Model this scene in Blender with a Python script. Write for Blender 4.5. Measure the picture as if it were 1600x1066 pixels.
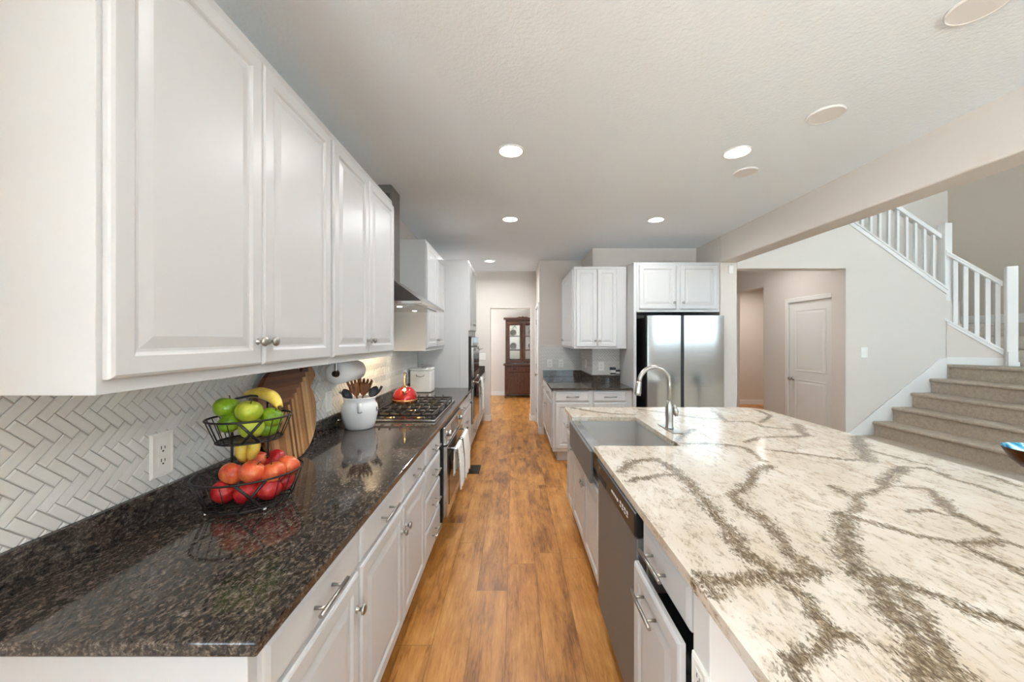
import bpy, bmesh, math, random
import numpy as np
from mathutils import Matrix, Vector
from mathutils import noise as mnoise
random.seed(7)
PI = math.pi
S = bpy.context.scene
COL = S.collection
for o in list(bpy.data.objects): bpy.data.objects.remove(o)

# ------------------------------------------------------------------ camera, world, exposure
F, CX, CY, H = 580.0, 803.0, 530.0, 1.51
cam_d = bpy.data.cameras.new('camera'); cam = bpy.data.objects.new('camera', cam_d); COL.objects.link(cam)
cam_d.sensor_width = 36; cam_d.lens = 36*F/1600; cam_d.sensor_fit = 'HORIZONTAL'
cam_d.shift_x = -(CX-800)/1600; cam_d.shift_y = (CY-533)/1600
cam_d.clip_start = .03
cam.location = (0, 0, H); cam.rotation_euler = (PI/2, 0, 0)
S.camera = cam
def srgb(r, g, b):
    f = lambda c: (c/255)/12.92 if c/255 <= .04045 else ((c/255+.055)/1.055)**2.4
    return (f(r), f(g), f(b), 1)
w = bpy.data.worlds.new('sky'); S.world = w; w.use_nodes = True
w.node_tree.nodes['Background'].inputs[0].default_value = (.73, .885, 1, 1)
w.node_tree.nodes['Background'].inputs[1].default_value = 5.4
S.view_settings.view_transform = 'Standard'; S.view_settings.look = 'None'
S.view_settings.gamma = 1; S.view_settings.exposure = 0.30; S.view_settings.use_curve_mapping = False
S.cycles.use_denoising = True
S.cycles.max_bounces = 14; S.cycles.diffuse_bounces = 10; S.cycles.glossy_bounces = 5
S.cycles.caustics_reflective = False; S.cycles.caustics_refractive = False
S.cycles.sample_clamp_indirect = 40
LAMP_W, HOOD_W = 6.0, 26.0
def area(name, loc, rot, sx, sy, power, color=(1, 1, 1), shape='RECTANGLE', spread=PI, portal=False):
    d = bpy.data.lights.new(name, 'AREA'); d.shape = shape; d.size = sx; d.size_y = sy
    d.energy = power; d.color = color; d.spread = spread
    if portal: d.cycles.is_portal = True
    o = bpy.data.objects.new(name, d); COL.objects.link(o); o.location = loc; o.rotation_euler = rot
    return o
sd_ = bpy.data.lights.new('sun', 'SUN'); sd_.energy = 85; sd_.angle = .02; sd_.color = (.93, .97, 1)
sun = bpy.data.objects.new('sun', sd_); COL.objects.link(sun)      # added high behind the house: the patios bounce its light onto the ceiling
sun.rotation_euler = Vector((.25, .5, 1.0)).to_track_quat('Z', 'Y').to_euler()
# daylight: portals in the unseen window openings (rear slider, tall living-room windows, dining window, added left window)
area('daylight_slider', (1.55, -3.42, 1.1), (-PI/2, 0, 0), 2.1, 2.16, 0, portal=True)
area('daylight_living_low', (5.6, -3.42, 2.01), (-PI/2, 0, 0), 4.4, 1.18, 0, portal=True)
area('daylight_living_high', (5.8, -3.42, 4.2), (-PI/2, 0, 0), 5.2, 2.2, 0, portal=True)
area('daylight_nook', (-1.22, -1.5, 1.475), (0, -PI/2, 0), 1.75, 2.8, 0, portal=True)
area('daylight_dining', (-2.92, 8.5, 1.5), (0, -PI/2, 0), 1.8, 1.8, 0, portal=True)

# ------------------------------------------------------------------ node helper and materials
class NT:
    def __init__(s, name):
        s.m = bpy.data.materials.new(name); s.m.use_nodes = True; s.t = s.m.node_tree
        s.b = s.t.nodes['Principled BSDF']
    def n(s, typ, ins=None, **props):
        nd = s.t.nodes.new(typ)
        for k, v in props.items(): setattr(nd, k, v)
        for k, v in (ins or {}).items(): s.put(nd.inputs[k], v)
        return nd
    def put(s, sock, v):
        if isinstance(v, bpy.types.NodeSocket): s.t.links.new(v, sock)
        else: sock.default_value = v
    def math(s, op, a, b=0.0, clamp=False):
        nd = s.n('ShaderNodeMath', operation=op, use_clamp=clamp)
        s.put(nd.inputs[0], a); s.put(nd.inputs[1], b); return nd.outputs[0]
    def mix(s, f, a, b, blend='MIX'):
        nd = s.n('ShaderNodeMix', data_type='RGBA', blend_type=blend)
        s.put(nd.inputs[0], f); s.put(nd.inputs[6], a); s.put(nd.inputs[7], b); return nd.outputs[2]
    def ramp(s, f, stops, interp='LINEAR'):
        nd = s.n('ShaderNodeValToRGB'); cr = nd.color_ramp; cr.interpolation = interp
        while len(cr.elements) < len(stops): cr.elements.new(.5)
        for e, (p, c) in zip(cr.elements, stops):
            e.position = p; e.color = c if not isinstance(c, (int, float)) else (c, c, c, 1)
        s.put(nd.inputs[0], f); return nd.outputs[0]
    def coord(s, scale=(1, 1, 1), loc=(0, 0, 0), rot=(0, 0, 0)):
        tc = s.n('ShaderNodeTexCoord'); mp = s.n('ShaderNodeMapping')
        mp.inputs['Scale'].default_value = scale; mp.inputs['Location'].default_value = loc
        mp.inputs['Rotation'].default_value = rot
        s.t.links.new(tc.outputs['Object'], mp.inputs[0]); return mp.outputs[0]
    def noise(s, vec, scale, detail=4, rough=.55, dist=0.0, out=0):
        nd = s.n('ShaderNodeTexNoise'); s.put(nd.inputs['Vector'], vec)
        nd.inputs['Scale'].default_value = scale; nd.inputs['Detail'].default_value = detail
        nd.inputs['Roughness'].default_value = rough; nd.inputs['Distortion'].default_value = dist
        return nd.outputs[out]
    def bump(s, h, strength, dist=.01):
        nd = s.n('ShaderNodeBump'); nd.inputs['Strength'].default_value = strength
        nd.inputs['Distance'].default_value = dist; s.put(nd.inputs['Height'], h)
        s.t.links.new(nd.outputs[0], s.b.inputs['Normal'])
    def set(s, **kw):
        for k, v in kw.items(): s.put(s.b.inputs[k], v)
        return s.m
def plain(name, rgb, rough=.4, metal=0.0, var=.04, scale=6, bump=0.0, bscale=200, **kw):
    t = NT(name); v = t.coord(); c = srgb(*rgb)
    nz = t.noise(v, scale, 3)
    col = t.mix(t.math('MULTIPLY', nz, var*2), c, tuple(max(0, x*.7) for x in c[:3])+(1,))
    t.set(**{'Base Color': col, 'Roughness': t.math('ADD', t.math('MULTIPLY', nz, .06), rough-.03), 'Metallic': metal})
    if bump: t.bump(t.noise(v, bscale, 3), bump, .004)
    return t.set(**{k.replace('_', ' '): v for k, v in kw.items()})
M = {}
M['cab'] = plain('white_cabinet_paint', (200, 201, 202), .36, var=.015, scale=3)
M['trim'] = plain('white_trim_paint', (226, 226, 225), .4, var=.015)
M['wall'] = plain('greige_wall_paint', (214, 208, 202), .85, var=.02, scale=2, bump=.12, bscale=90)
M['beige'] = plain('beige_wall_paint', (206, 196, 184), .85, var=.02, scale=2, bump=.12, bscale=90)
M['ceil'] = plain('textured_ceiling_paint', (231, 239, 246), .9, var=.02, scale=2, bump=.6, bscale=60)
M['plate'] = plain('white_plastic', (238, 237, 233), .35, var=.01)
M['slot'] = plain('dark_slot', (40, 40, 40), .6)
M['black'] = plain('black_plastic', (22, 22, 23), .3, var=.1)
M['bglass'] = plain('black_oven_glass', (26, 27, 29), .08, var=.05)
M['iron'] = plain('cast_iron', (38, 36, 34), .5, var=.2, bump=.2)
M['wire'] = plain('black_wire', (28, 25, 24), .4)
M['nickel'] = plain('brushed_nickel', (182, 179, 174), .3, 1.0, var=.06)
M['chrome'] = plain('polished_steel', (205, 205, 205), .16, 1.0, var=.03)
M['ceramic'] = plain('white_ceramic', (236, 238, 240), .12, var=.01)
M['paper'] = plain('white_paper', (240, 240, 240), .9, var=.02, bump=.2, bscale=120)
M['core'] = plain('brown_card', (150, 120, 90), .9)
M['white_tin'] = plain('white_enamel', (238, 237, 233), .3, var=.02)
M['rubber'] = plain('dark_utensil_nylon', (52, 60, 68), .4, var=.1)
M['stem'] = plain('brown_stem', (88, 66, 38), .8)
M['bronze'] = plain('dark_bronze', (62, 50, 42), .45, .6, var=.15)
M['copper'] = plain('copper', (205, 140, 96), .2, 1.0, var=.08)
M['gold'] = plain('pale_brass', (214, 186, 132), .22, 1.0, var=.06)
M['outside'] = plain('pale_concrete', (222, 220, 215), .8, var=.2, scale=1)
M['grout'] = plain('pale_grout', (172, 171, 168), .9, bump=.1)
def pane_mat():
    t = NT('clear_window_pane'); tr = t.n('ShaderNodeBsdfTransparent'); tr.inputs[0].default_value = (.96, .98, .98, 1)
    gl = t.n('ShaderNodeBsdfGlossy'); gl.inputs['Roughness'].default_value = .03
    mx = t.n('ShaderNodeMixShader'); t.put(mx.inputs[0], t.math('ADD', t.math('MULTIPLY', t.noise(t.coord(), 3, 2), .02), .05))
    t.t.links.new(tr.outputs[0], mx.inputs[1]); t.t.links.new(gl.outputs[0], mx.inputs[2])
    t.t.links.new(mx.outputs[0], t.t.nodes['Material Output'].inputs['Surface']); return t.m
M['glass'] = pane_mat()
def lens_mat():
    t = NT('lamp_lens'); t.set(**{'Base Color': (1, 1, 1, 1), 'Emission Color': (1, .93, .82, 1), 'Emission Strength': 9.0}); return t.m
M['lens'] = lens_mat()
def steel(name, rgb, rough, sc=(2, 260, 260), streak=.10):
    t = NT(name); v = t.coord(scale=sc)
    nz = t.noise(v, 1.0, 4, .6); c = srgb(*rgb)
    col = t.mix(nz, tuple(x*(1-streak) for x in c[:3])+(1,), tuple(min(1, x*(1+streak)) for x in c[:3])+(1,))
    t.set(**{'Base Color': col, 'Metallic': 1.0, 'Roughness': t.math('ADD', t.math('MULTIPLY', nz, .10), rough-.05)})
    t.bump(nz, .03, .002); return t.m
M['steel'] = steel('brushed_stainless_steel', (196, 196, 195), .15)
M['dark_steel'] = steel('dark_stainless_steel', (112, 112, 111), .42)
M['dark_steel'].node_tree.nodes['Principled BSDF'].inputs['Metallic'].default_value = .25
M['basin_steel'] = steel('satin_sink_steel', (205, 205, 203), .34); M['basin_steel'].node_tree.nodes['Principled BSDF'].inputs['Metallic'].default_value = .6
M['mirror'] = plain('mirrored_back', (225, 230, 232), .05, 1.0, var=.01)
M['hood_steel'] = steel('hood_stainless_steel', (150, 149, 147), .30)
def tile_mat():
    t = NT('glazed_grey_tile'); v = t.coord(); nz = t.noise(v, 9, 2)
    t.set(**{'Base Color': t.mix(nz, srgb(212, 212, 209), srgb(228, 228, 225)), 'Roughness': .24})
    t.bump(t.noise(v, 45, 3), .10, .003); return t.m
M['tile'] = tile_mat()
def granite():
    t = NT('dark_brown_granite'); v = t.coord(); vs = t.coord(scale=(1, .55, 1), rot=(0, 0, .6))
    n1 = t.noise(vs, 95, 5, .65, .6); n2 = t.noise(v, 230, 4, .6); n3 = t.noise(v, 9, 3)
    f = t.math('ADD', t.math('MULTIPLY', n1, .62), t.math('MULTIPLY', n2, .30)); f = t.math('ADD', f, t.math('MULTIPLY', n3, .10))
    col = t.ramp(f, [(.38, srgb(26, 24, 24)), (.48, srgb(52, 47, 44)), (.55, srgb(84, 75, 68)), (.61, srgb(114, 104, 96)), (.70, srgb(150, 141, 132))])
    t.set(**{'Base Color': col, 'Roughness': .07, 'Specular IOR Level': .62}); return t.m
M['granite'] = granite()
def stone():
    t = NT('cream_stone_with_brown_veins'); v = t.coord(); 
    a = t.n('ShaderNodeAttribute', attribute_name='vein')
    vs = t.coord(scale=(1.0, .42, 1), rot=(0, 0, -.95))
    streak = t.noise(vs, 85, 5, .62, .9); big = t.noise(v, 3.2, 3); mid = t.noise(vs, 20, 5, .6, 1.2)
    base = t.ramp(big, [(.3, srgb(200, 187, 170)), (.5, srgb(210, 200, 186)), (.7, srgb(218, 212, 202))])
    base = t.mix(t.ramp(mid, [(.44, 0.0), (.62, .6)]), base, srgb(194, 178, 156))
    sp = t.math('ADD', t.math('MULTIPLY', streak, .66), t.math('MULTIPLY', mid, .34))
    base = t.mix(t.ramp(sp, [(.525, 0.0), (.60, .55), (.68, .8)]), base, srgb(148, 134, 115))
    fl = t.noise(vs, 170, 3, .6, .5)
    base = t.mix(t.ramp(t.math('ADD', t.math('MULTIPLY', fl, .6), t.math('MULTIPLY', mid, .4)), [(.575, 0.0), (.65, .65)]), base, srgb(108, 98, 84))
    grit = t.noise(vs, 120, 4, .65, 1.4)
    f = t.math('ADD', a.outputs['Fac'], t.math('MULTIPLY', t.math('SUBTRACT', streak, .5), 1.9))
    f = t.math('ADD', f, t.math('MULTIPLY', t.math('SUBTRACT', grit, .5), 1.9))
    vm = t.math('MULTIPLY', t.ramp(f, [(.40, 0.0), (.64, .75), (.98, 1.0)]), t.ramp(a.outputs['Fac'], [(.02, 0.0), (.22, 1.0)]))
    vcol = t.ramp(grit, [(.34, srgb(166, 148, 122)), (.48, srgb(120, 104, 82)), (.62, srgb(86, 74, 58))])
    col = t.mix(vm, base, vcol)
    t.set(**{'Base Color': col, 'Roughness': .17, 'Specular IOR Level': .42}); return t.m
M['stone'] = stone()
def floor_mat():
    t = NT('oak_plank_floor'); tc = t.n('ShaderNodeTexCoord'); sx = t.n('ShaderNodeSeparateXYZ')
    t.t.links.new(tc.outputs['Object'], sx.inputs[0]); X, Y = sx.outputs[0], sx.outputs[1]
    W_, L_ = .182, 1.22
    u = t.math('DIVIDE', t.math('ADD', X, 20.06), W_); row = t.math('FLOOR', u); fu = t.math('FRACT', u)
    wn = t.n('ShaderNodeTexWhiteNoise', noise_dimensions='1D'); t.put(wn.inputs['W'], row)
    vv = t.math('ADD', t.math('DIVIDE', t.math('ADD', Y, 40.0), L_), wn.outputs[0]); pl = t.math('FLOOR', vv); fv = t.math('FRACT', vv)
    cb = t.n('ShaderNodeCombineXYZ'); t.put(cb.inputs[0], row); t.put(cb.inputs[1], pl)
    w2 = t.n('ShaderNodeTexWhiteNoise', noise_dimensions='2D'); t.t.links.new(cb.outputs[0], w2.inputs['Vector']); rnd = w2.outputs[0]
    gv = t.n('ShaderNodeCombineXYZ'); t.put(gv.inputs[0], t.math('MULTIPLY', X, 1.0)); t.put(gv.inputs[1], t.math('MULTIPLY', Y, .10)); t.put(gv.inputs[2], t.math('MULTIPLY', rnd, 30.0))
    grain = t.noise(gv.outputs[0], 62, 6, .62, 1.3); g2 = t.noise(gv.outputs[0], 13, 4, .55, .8)
    pv = t.n('ShaderNodeCombineXYZ'); t.put(pv.inputs[0], X); t.put(pv.inputs[1], t.math('MULTIPLY', Y, .38)); t.put(pv.inputs[2], t.math('MULTIPLY', rnd, 17.0))
    patch = t.noise(pv.outputs[0], 7.5, 4, .6, .4)
    f = t.math('ADD', t.math('MULTIPLY', grain, .40), t.math('MULTIPLY', g2, .32)); f = t.math('ADD', f, t.math('MULTIPLY', patch, .50))
    f = t.math('ADD', f, t.math('MULTIPLY', t.math('SUBTRACT', rnd, .5), .10))
    col = t.ramp(f, [(.40, srgb(92, 54, 24)), (.50, srgb(140, 90, 40)), (.60, srgb(180, 122, 58)), (.68, srgb(196, 139, 73)), (.80, srgb(212, 160, 98))])
    kn = t.ramp(t.noise(pv.outputs[0], 4.5, 3, .6, .3), [(.70, 0.0), (.80, .75)])
    col = t.mix(kn, col, srgb(78, 48, 26))
    e1 = t.math('MINIMUM', fu, t.math('SUBTRACT', 1.0, fu)); e2 = t.math('MULTIPLY', t.math('MINIMUM', fv, t.math('SUBTRACT', 1.0, fv)), L_/W_)
    e = t.math('MINIMUM', e1, e2); seam = t.ramp(e, [(.004, 1.0), (.013, 0.0)])
    col = t.mix(t.math('MULTIPLY', seam, .5), col, srgb(62, 38, 20))
    t.set(**{'Base Color': col, 'Roughness': t.math('ADD', t.math('MULTIPLY', grain, .2), .27)})
    h = t.math('SUBTRACT', t.math('MULTIPLY', grain, .3), seam); t.bump(h, .12, .003); return t.m
M['floor'] = floor_mat()
def carpet():
    t = NT('taupe_carpet'); v = t.coord(); n1 = t.noise(v, 190, 4, .7); n2 = t.noise(v, 28, 4, .6)
    f = t.math('ADD', t.math('MULTIPLY', n1, .6), t.math('MULTIPLY', n2, .4))
    t.set(**{'Base Color': t.ramp(f, [(.34, srgb(164, 152, 139)), (.5, srgb(192, 179, 163)), (.66, srgb(212, 200, 183))]), 'Roughness': .95})
    t.bump(n1, .8, .01); return t.m
M['carpet'] = carpet()
def board():
    t = NT('striped_walnut_and_acacia'); tc = t.n('ShaderNodeTexCoord'); sx = t.n('ShaderNodeSeparateXYZ')
    t.t.links.new(tc.outputs['Object'], sx.inputs[0]); Y, Z = sx.outputs[1], sx.outputs[2]
    side = t.math('GREATER_THAN', t.math('SUBTRACT', t.math('SUBTRACT', Z, .295), t.math('MULTIPLY', t.math('MULTIPLY', t.math('FLOOR', t.math('DIVIDE', Y, .034)), .034), .71)), 0.0)
    k1 = t.math('FLOOR', t.math('DIVIDE', Y, .017)); k2 = t.math('ADD', t.math('FLOOR', t.math('DIVIDE', Z, .019)), 77.0)
    k = t.math('ADD', t.math('MULTIPLY', side, k2), t.math('MULTIPLY', t.math('SUBTRACT', 1.0, side), k1))
    wn = t.n('ShaderNodeTexWhiteNoise', noise_dimensions='1D'); t.put(wn.inputs['W'], t.math('ADD', k, 300.0))
    light = t.ramp(wn.outputs[0], [(0, srgb(120, 74, 38)), (.35, srgb(186, 132, 80)), (.7, srgb(222, 178, 124)), (1, srgb(150, 96, 52))])
    dark = t.ramp(wn.outputs[0], [(0, srgb(70, 40, 22)), (.5, srgb(112, 68, 40)), (1, srgb(156, 102, 64))])
    g = t.noise(t.coord(scale=(1, 1, 1)), 70, 4)
    col = t.mix(t.math('MULTIPLY', g, .35), t.mix(side, light, dark), srgb(80, 48, 26))
    t.set(**{'Base Color': col, 'Roughness': .38}); return t.m
M['board'] = board()
def woodm(name, a, b, rough=.4, sc=(1, 1, .12)):
    t = NT(name); n1 = t.noise(t.coord(scale=sc), 45, 5, .6, 1.0)
    t.set(**{'Base Color': t.ramp(n1, [(.35, srgb(*a)), (.65, srgb(*b))]), 'Roughness': rough}); return t.m
M['cherry'] = woodm('cherry_wood', (66, 42, 35), (104, 68, 55), .3)
M['spoonwood'] = woodm('olive_wood', (88, 50, 28), (150, 96, 58), .5)
M['tablewood'] = woodm('table_wood', (84, 60, 42), (122, 90, 62), .4, (1, .12, 1))
def fruit(name, a, b, c, sc=14):
    t = NT(name); v = t.coord(); n1 = t.noise(v, sc, 4, .6, .3); n2 = t.noise(v, 160, 2)
    f = t.math('ADD', t.math('MULTIPLY', n1, .85), t.math('MULTIPLY', n2, .15))
    t.set(**{'Base Color': t.ramp(f, [(.36, srgb(*a)), (.5, srgb(*b)), (.64, srgb(*c))]), 'Roughness': .28, 'Specular IOR Level': .5}); return t.m
M['green_apple'] = fruit('green_apple_skin', (98, 142, 22), (132, 172, 36), (170, 196, 64))
M['yellow_green'] = fruit('yellow_green_apple_skin', (150, 172, 40), (178, 190, 58), (206, 206, 92))
M['red_apple'] = fruit('red_apple_skin', (150, 18, 26), (186, 34, 38), (214, 84, 66))
M['peach_apple'] = fruit('red_and_yellow_apple_skin', (196, 52, 40), (220, 104, 62), (236, 166, 88))
M['banana'] = fruit('banana_skin', (214, 180, 60), (230, 200, 84), (238, 214, 116), 20)
def kettle_red():
    t = NT('red_kettle_enamel'); n1 = t.noise(t.coord(), 12, 3)
    t.set(**{'Base Color': t.ramp(n1, [(.3, srgb(150, 8, 10)), (.7, srgb(196, 24, 18))]), 'Roughness': .1, 'Metallic': .35, 'Coat Weight': .8}); return t.m
M['kred'] = kettle_red()
def towel_mat():
    t = NT('white_towel_with_grey_print'); v = t.coord()
    vo = t.n('ShaderNodeTexVoronoi'); t.put(vo.inputs['Vector'], v); vo.inputs['Scale'].default_value = 22
    sp = t.ramp(vo.outputs['Distance'], [(.10, 1.0), (.22, 0.0)])
    t.set(**{'Base Color': t.mix(t.math('MULTIPLY', sp, .6), srgb(238, 236, 232), srgb(110, 110, 112)), 'Roughness': .9})
    t.bump(t.noise(v, 400, 2), .3, .002); return t.m
M['towel'] = towel_mat()
def bowl_in():
    t = NT('blue_swirl_glaze'); v = t.coord(); n1 = t.noise(v, 9, 3, .5, 2.5)
    t.set(**{'Base Color': t.ramp(n1, [(.35, srgb(20, 110, 150)), (.5, srgb(90, 190, 220)), (.62, srgb(225, 240, 242))]), 'Roughness': .08}); return t.m
M['bowl_in'] = bowl_in()
M['bowl_out'] = plain('brown_bowl_glaze', (74, 42, 24), .25, var=.3, scale=14)

# ------------------------------------------------------------------ mesh builder
class MB:
    def __init__(s): s.v = []; s.f = []; s.sm = []
    def face(s, idx, smooth=False): s.f.append(tuple(idx)); s.sm.append(smooth)
    def add(s, vs):
        b = len(s.v); s.v.extend([tuple(p) for p in vs]); return b
    def box(s, x0, x1, y0, y1, z0, z1, M4=None):
        vs = [(x0,y0,z0),(x1,y0,z0),(x1,y1,z0),(x0,y1,z0),(x0,y0,z1),(x1,y0,z1),(x1,y1,z1),(x0,y1,z1)]
        if M4 is not None: vs = [M4 @ Vector(p) for p in vs]
        b = s.add(vs)
        for q in ((0,3,2,1),(4,5,6,7),(0,1,5,4),(1,2,6,5),(2,3,7,6),(3,0,4,7)): s.face([b+i for i in q])
        return s
    def hexa(s, bot, top):
        b = s.add(list(bot)+list(top))
        for q in ((0,3,2,1),(4,5,6,7),(0,1,5,4),(1,2,6,5),(2,3,7,6),(3,0,4,7)): s.face([b+i for i in q])
        return s
    def prism(s, poly, fn, d0, d1):
        n = len(poly); b = s.add([fn(p[0], p[1], d0) for p in poly]+[fn(p[0], p[1], d1) for p in poly])
        s.face([b+i for i in range(n)][::-1]); s.face([b+n+i for i in range(n)])
        for i in range(n):
            j = (i+1) % n; s.face([b+i, b+j, b+n+j, b+n+i])
        return s
    def lathe(s, prof, c=(0, 0, 0), n=24, axis='z', M4=None, smooth=True, cap=True):
        rings = []
        for r, h in prof:
            if r < 1e-6: rings.append([s.add([s._ax(0, 0, h, c, axis, M4)])])
            else: 
                b = s.add([s._ax(r*math.cos(2*PI*k/n), r*math.sin(2*PI*k/n), h, c, axis, M4) for k in range(n)])
                rings.append([b+k for k in range(n)])
        for A, B in zip(rings, rings[1:]):
            for k in range(n):
                k2 = (k+1) % n
                if len(A) == 1 and len(B) == 1: continue
                if len(A) == 1: s.face([A[0], B[k2], B[k]], smooth)
                elif len(B) == 1: s.face([A[k], A[k2], B[0]], smooth)
                else: s.face([A[k], A[k2], B[k2], B[k]], smooth)
        if cap:
            if len(rings[0]) > 1: s.face(rings[0][::-1])
            if len(rings[-1]) > 1: s.face(rings[-1])
        return s
    def _ax(s, a, b, h, c, axis, M4):
        p = {'z': (a, b, h), 'y': (a, h, b), 'x': (h, a, b)}[axis]
        p = Vector((p[0]+c[0], p[1]+c[1], p[2]+c[2]))
        return M4 @ p if M4 is not None else p
    def cyl(s, p0, p1, r, n=12, r1=None):
        return s.tube([p0, p1], [r, r if r1 is None else r1], n)
    def tube(s, pts, r, n=8, closed=False, flat=None):
        pts = [Vector(p) for p in pts]; m = len(pts)
        rs = r if isinstance(r, (list, tuple)) else [r]*m
        rings = []; up = None
        for i in range(m):
            a = pts[(i-1) % m] if (closed or i > 0) else pts[i]
            b = pts[(i+1) % m] if (closed or i < m-1) else pts[i]
            t = (b-a).normalized()
            if up is None:
                up = Vector((0, 0, 1)) if abs(t.z) < .9 else Vector((1, 0, 0))
            u = (up - t*up.dot(t)); u = u.normalized() if u.length > 1e-6 else t.orthogonal().normalized()
            up = u; v = t.cross(u)
            ku, kv = (1, 1) if flat is None else flat
            base = s.add([pts[i]+u*(ku*rs[i]*math.cos(2*PI*k/n))+v*(kv*rs[i]*math.sin(2*PI*k/n)) for k in range(n)])
            rings.append(base)
        for i in range(m if closed else m-1):
            A, B = rings[i], rings[(i+1) % m]
            for k in range(n):
                k2 = (k+1) % n; s.face([A+k, A+k2, B+k2, B+k], True)
        if not closed:
            s.face([rings[0]+k for k in range(n)][::-1]); s.face([rings[-1]+k for k in range(n)])
        return s
    def grid(s, fn, nu, nv, smooth=True):
        b = s.add([fn(i/nu, j/nv) for j in range(nv+1) for i in range(nu+1)])
        for j in range(nv):
            for i in range(nu):
                a = b+j*(nu+1)+i; s.face([a, a+1, a+nu+2, a+nu+1], smooth)
        return s
    def rings(s, x0, x1, z0, z1, yb, prof):
        prev = None; first = None
        for ins, d in prof:
            b = s.add([(x0+ins, yb-d, z0+ins), (x1-ins, yb-d, z0+ins), (x1-ins, yb-d, z1-ins), (x0+ins, yb-d, z1-ins)])
            if prev is not None:
                for k in range(4):
                    k2 = (k+1) % 4; s.face([prev+k, prev+k2, b+k2, b+k])
            else: first = b
            prev = b
        s.face([prev+k for k in range(4)]); s.face([first+k for k in (3, 2, 1, 0)])
        return s
DOOR_P = [(0,0),(0,.011),(.003,.0155),(.009,.019),(.048,.019),(.052,.0165),(.057,.012),(.064,.0115),(.088,.017),(.093,.018)]
DRAW_P = [(0,0),(0,.010),(.004,.0145),(.010,.017),(.016,.019)]
FLAT_P = [(0,0),(0,.016),(.002,.018)]

def make_mesh(name, mb, mat, inv=None, recalc=True):
    me = bpy.data.meshes.new(name)
    vs = [tuple(inv @ Vector(v)) for v in mb.v] if inv is not None else mb.v
    me.from_pydata(vs, [], mb.f); me.polygons.foreach_set('use_smooth', mb.sm)
    if recalc:
        bm = bmesh.new(); bm.from_mesh(me); bmesh.ops.recalc_face_normals(bm, faces=bm.faces); bm.to_mesh(me); bm.free()
    me.materials.append(mat); me.update(); return me
def bevel(o, wd, seg=2):
    md = o.modifiers.new('bevel', 'BEVEL'); md.width = wd; md.segments = seg; md.limit_method = 'ANGLE'; md.angle_limit = .7
    md.harden_normals = False
ROOTM = {}
def tag(o, label, cat, group=None):
    o['label'] = label; o['category'] = cat
    if group: o['group'] = group
    return o
def thing(name, label, cat, loc=(0, 0, 0), rot=0.0, group=None):
    o = bpy.data.objects.new(name, None); COL.objects.link(o); o.empty_display_size = .05
    o.location = loc; o.rotation_euler = (0, 0, rot); tag(o, label, cat, group)
    ROOTM[o.name] = Matrix.Translation(loc) @ Matrix.Rotation(rot, 4, 'Z'); return o
def part(root, name, mb, mat, local=True, bev=0.0, label=None, recalc=True):
    r = root
    while r.name not in ROOTM: r = r.parent
    inv = None if local else ROOTM[r.name].inverted()
    o = bpy.data.objects.new(name, make_mesh(name, mb, mat, inv, recalc)); COL.objects.link(o); o.parent = root
    if bev: bevel(o, bev)
    if label: o['label'] = label
    return o
def single(name, mb, mat, label, cat, group=None, bev=0.0, base=None):
    vs = np.array(mb.v); lo, hi = vs.min(0), vs.max(0)
    c = Vector(base) if base else Vector(((lo[0]+hi[0])/2, (lo[1]+hi[1])/2, lo[2]))
    o = bpy.data.objects.new(name, make_mesh(name, mb, mat, Matrix.Translation(-c))); COL.objects.link(o); o.location = c
    if bev: bevel(o, bev)
    return tag(o, label, cat, group)
def struct(name, mb, mat, bev=0.0, parent=None):
    o = bpy.data.objects.new(name, make_mesh(name, mb, mat)); COL.objects.link(o)
    if parent is not None: o.parent = parent
    else: o['kind'] = 'structure'
    if bev: bevel(o, bev)
    return o
def P(x, y, Y): return ((x-CX)*Y/F, Y, H-(y-CY)*Y/F)
def PZ(x, y, z):
    Y = (H-z)*F/(y-CY); return ((x-CX)*Y/F, Y, z)

# ------------------------------------------------------------------ key sizes
CEIL = 2.76
XL = -1.19            # left wall
XH, YR = 4.10, 5.62   # hall side wall, stairwell rear wall
YFAR = 6.85           # far wall with doorway
YB, YS = 5.90, 5.106  # back corner walls
XC, XS = .402, 1.083
XB0, XB1 = 2.51, 2.72 # beam and pillar
YW = 4.52             # stair wall
ZC = .914
HI = 5.6
SX1, SY0, SY1 = .93, 2.07, 2.84   # sink cut-out

# ------------------------------------------------------------------ setting
def slab_holes(mb, u0, u1, v0, v1, holes, fn):
    us = sorted({u0, u1, *[h[0] for h in holes], *[h[1] for h in holes]}); vs = sorted({v0, v1, *[h[2] for h in holes], *[h[3] for h in holes]})
    for a, b in zip(us, us[1:]):
        for c, d in zip(vs, vs[1:]):
            m, n = (a+b)/2, (c+d)/2
            if any(h[0] < m < h[1] and h[2] < n < h[3] for h in holes): continue
            fn(mb, a, b, c, d)
    return mb
struct('floor', MB().box(-3.2, 6.6, -3.5, 10.2, -.12, 0), M['floor'])
struct('floor_carpet', MB().box(2.9, 9.0, -3.5, YW, 0, .012), M['carpet'])
struct('ceiling', MB().box(XL-.15, XB0, -3.5, YFAR+.1, CEIL, CEIL+.12), M['ceil'])
struct('ceiling_hall', MB().box(XB1, XH+.13, YW+.17, 8.8, CEIL, CEIL+.12).box(XH+.13, 6.6, YR+.12, 8.8, CEIL, CEIL+.12).box(XL-2.2, 2.6, YFAR+.15, 10.2, CEIL, CEIL+.12), M['ceil'])
struct('ceiling_living', MB().box(XB0, 9.1, -3.6, 8.9, HI, HI+.12), M['ceil'])
mb = slab_holes(MB(), -3.5, YFAR, 0, CEIL, [(-2.9, -.1, .6, 2.35)], lambda m, a, b, c, d: m.box(XL-.15, XL, a, b, c, d))
struct('wall_left', mb, M['wall'])
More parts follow.
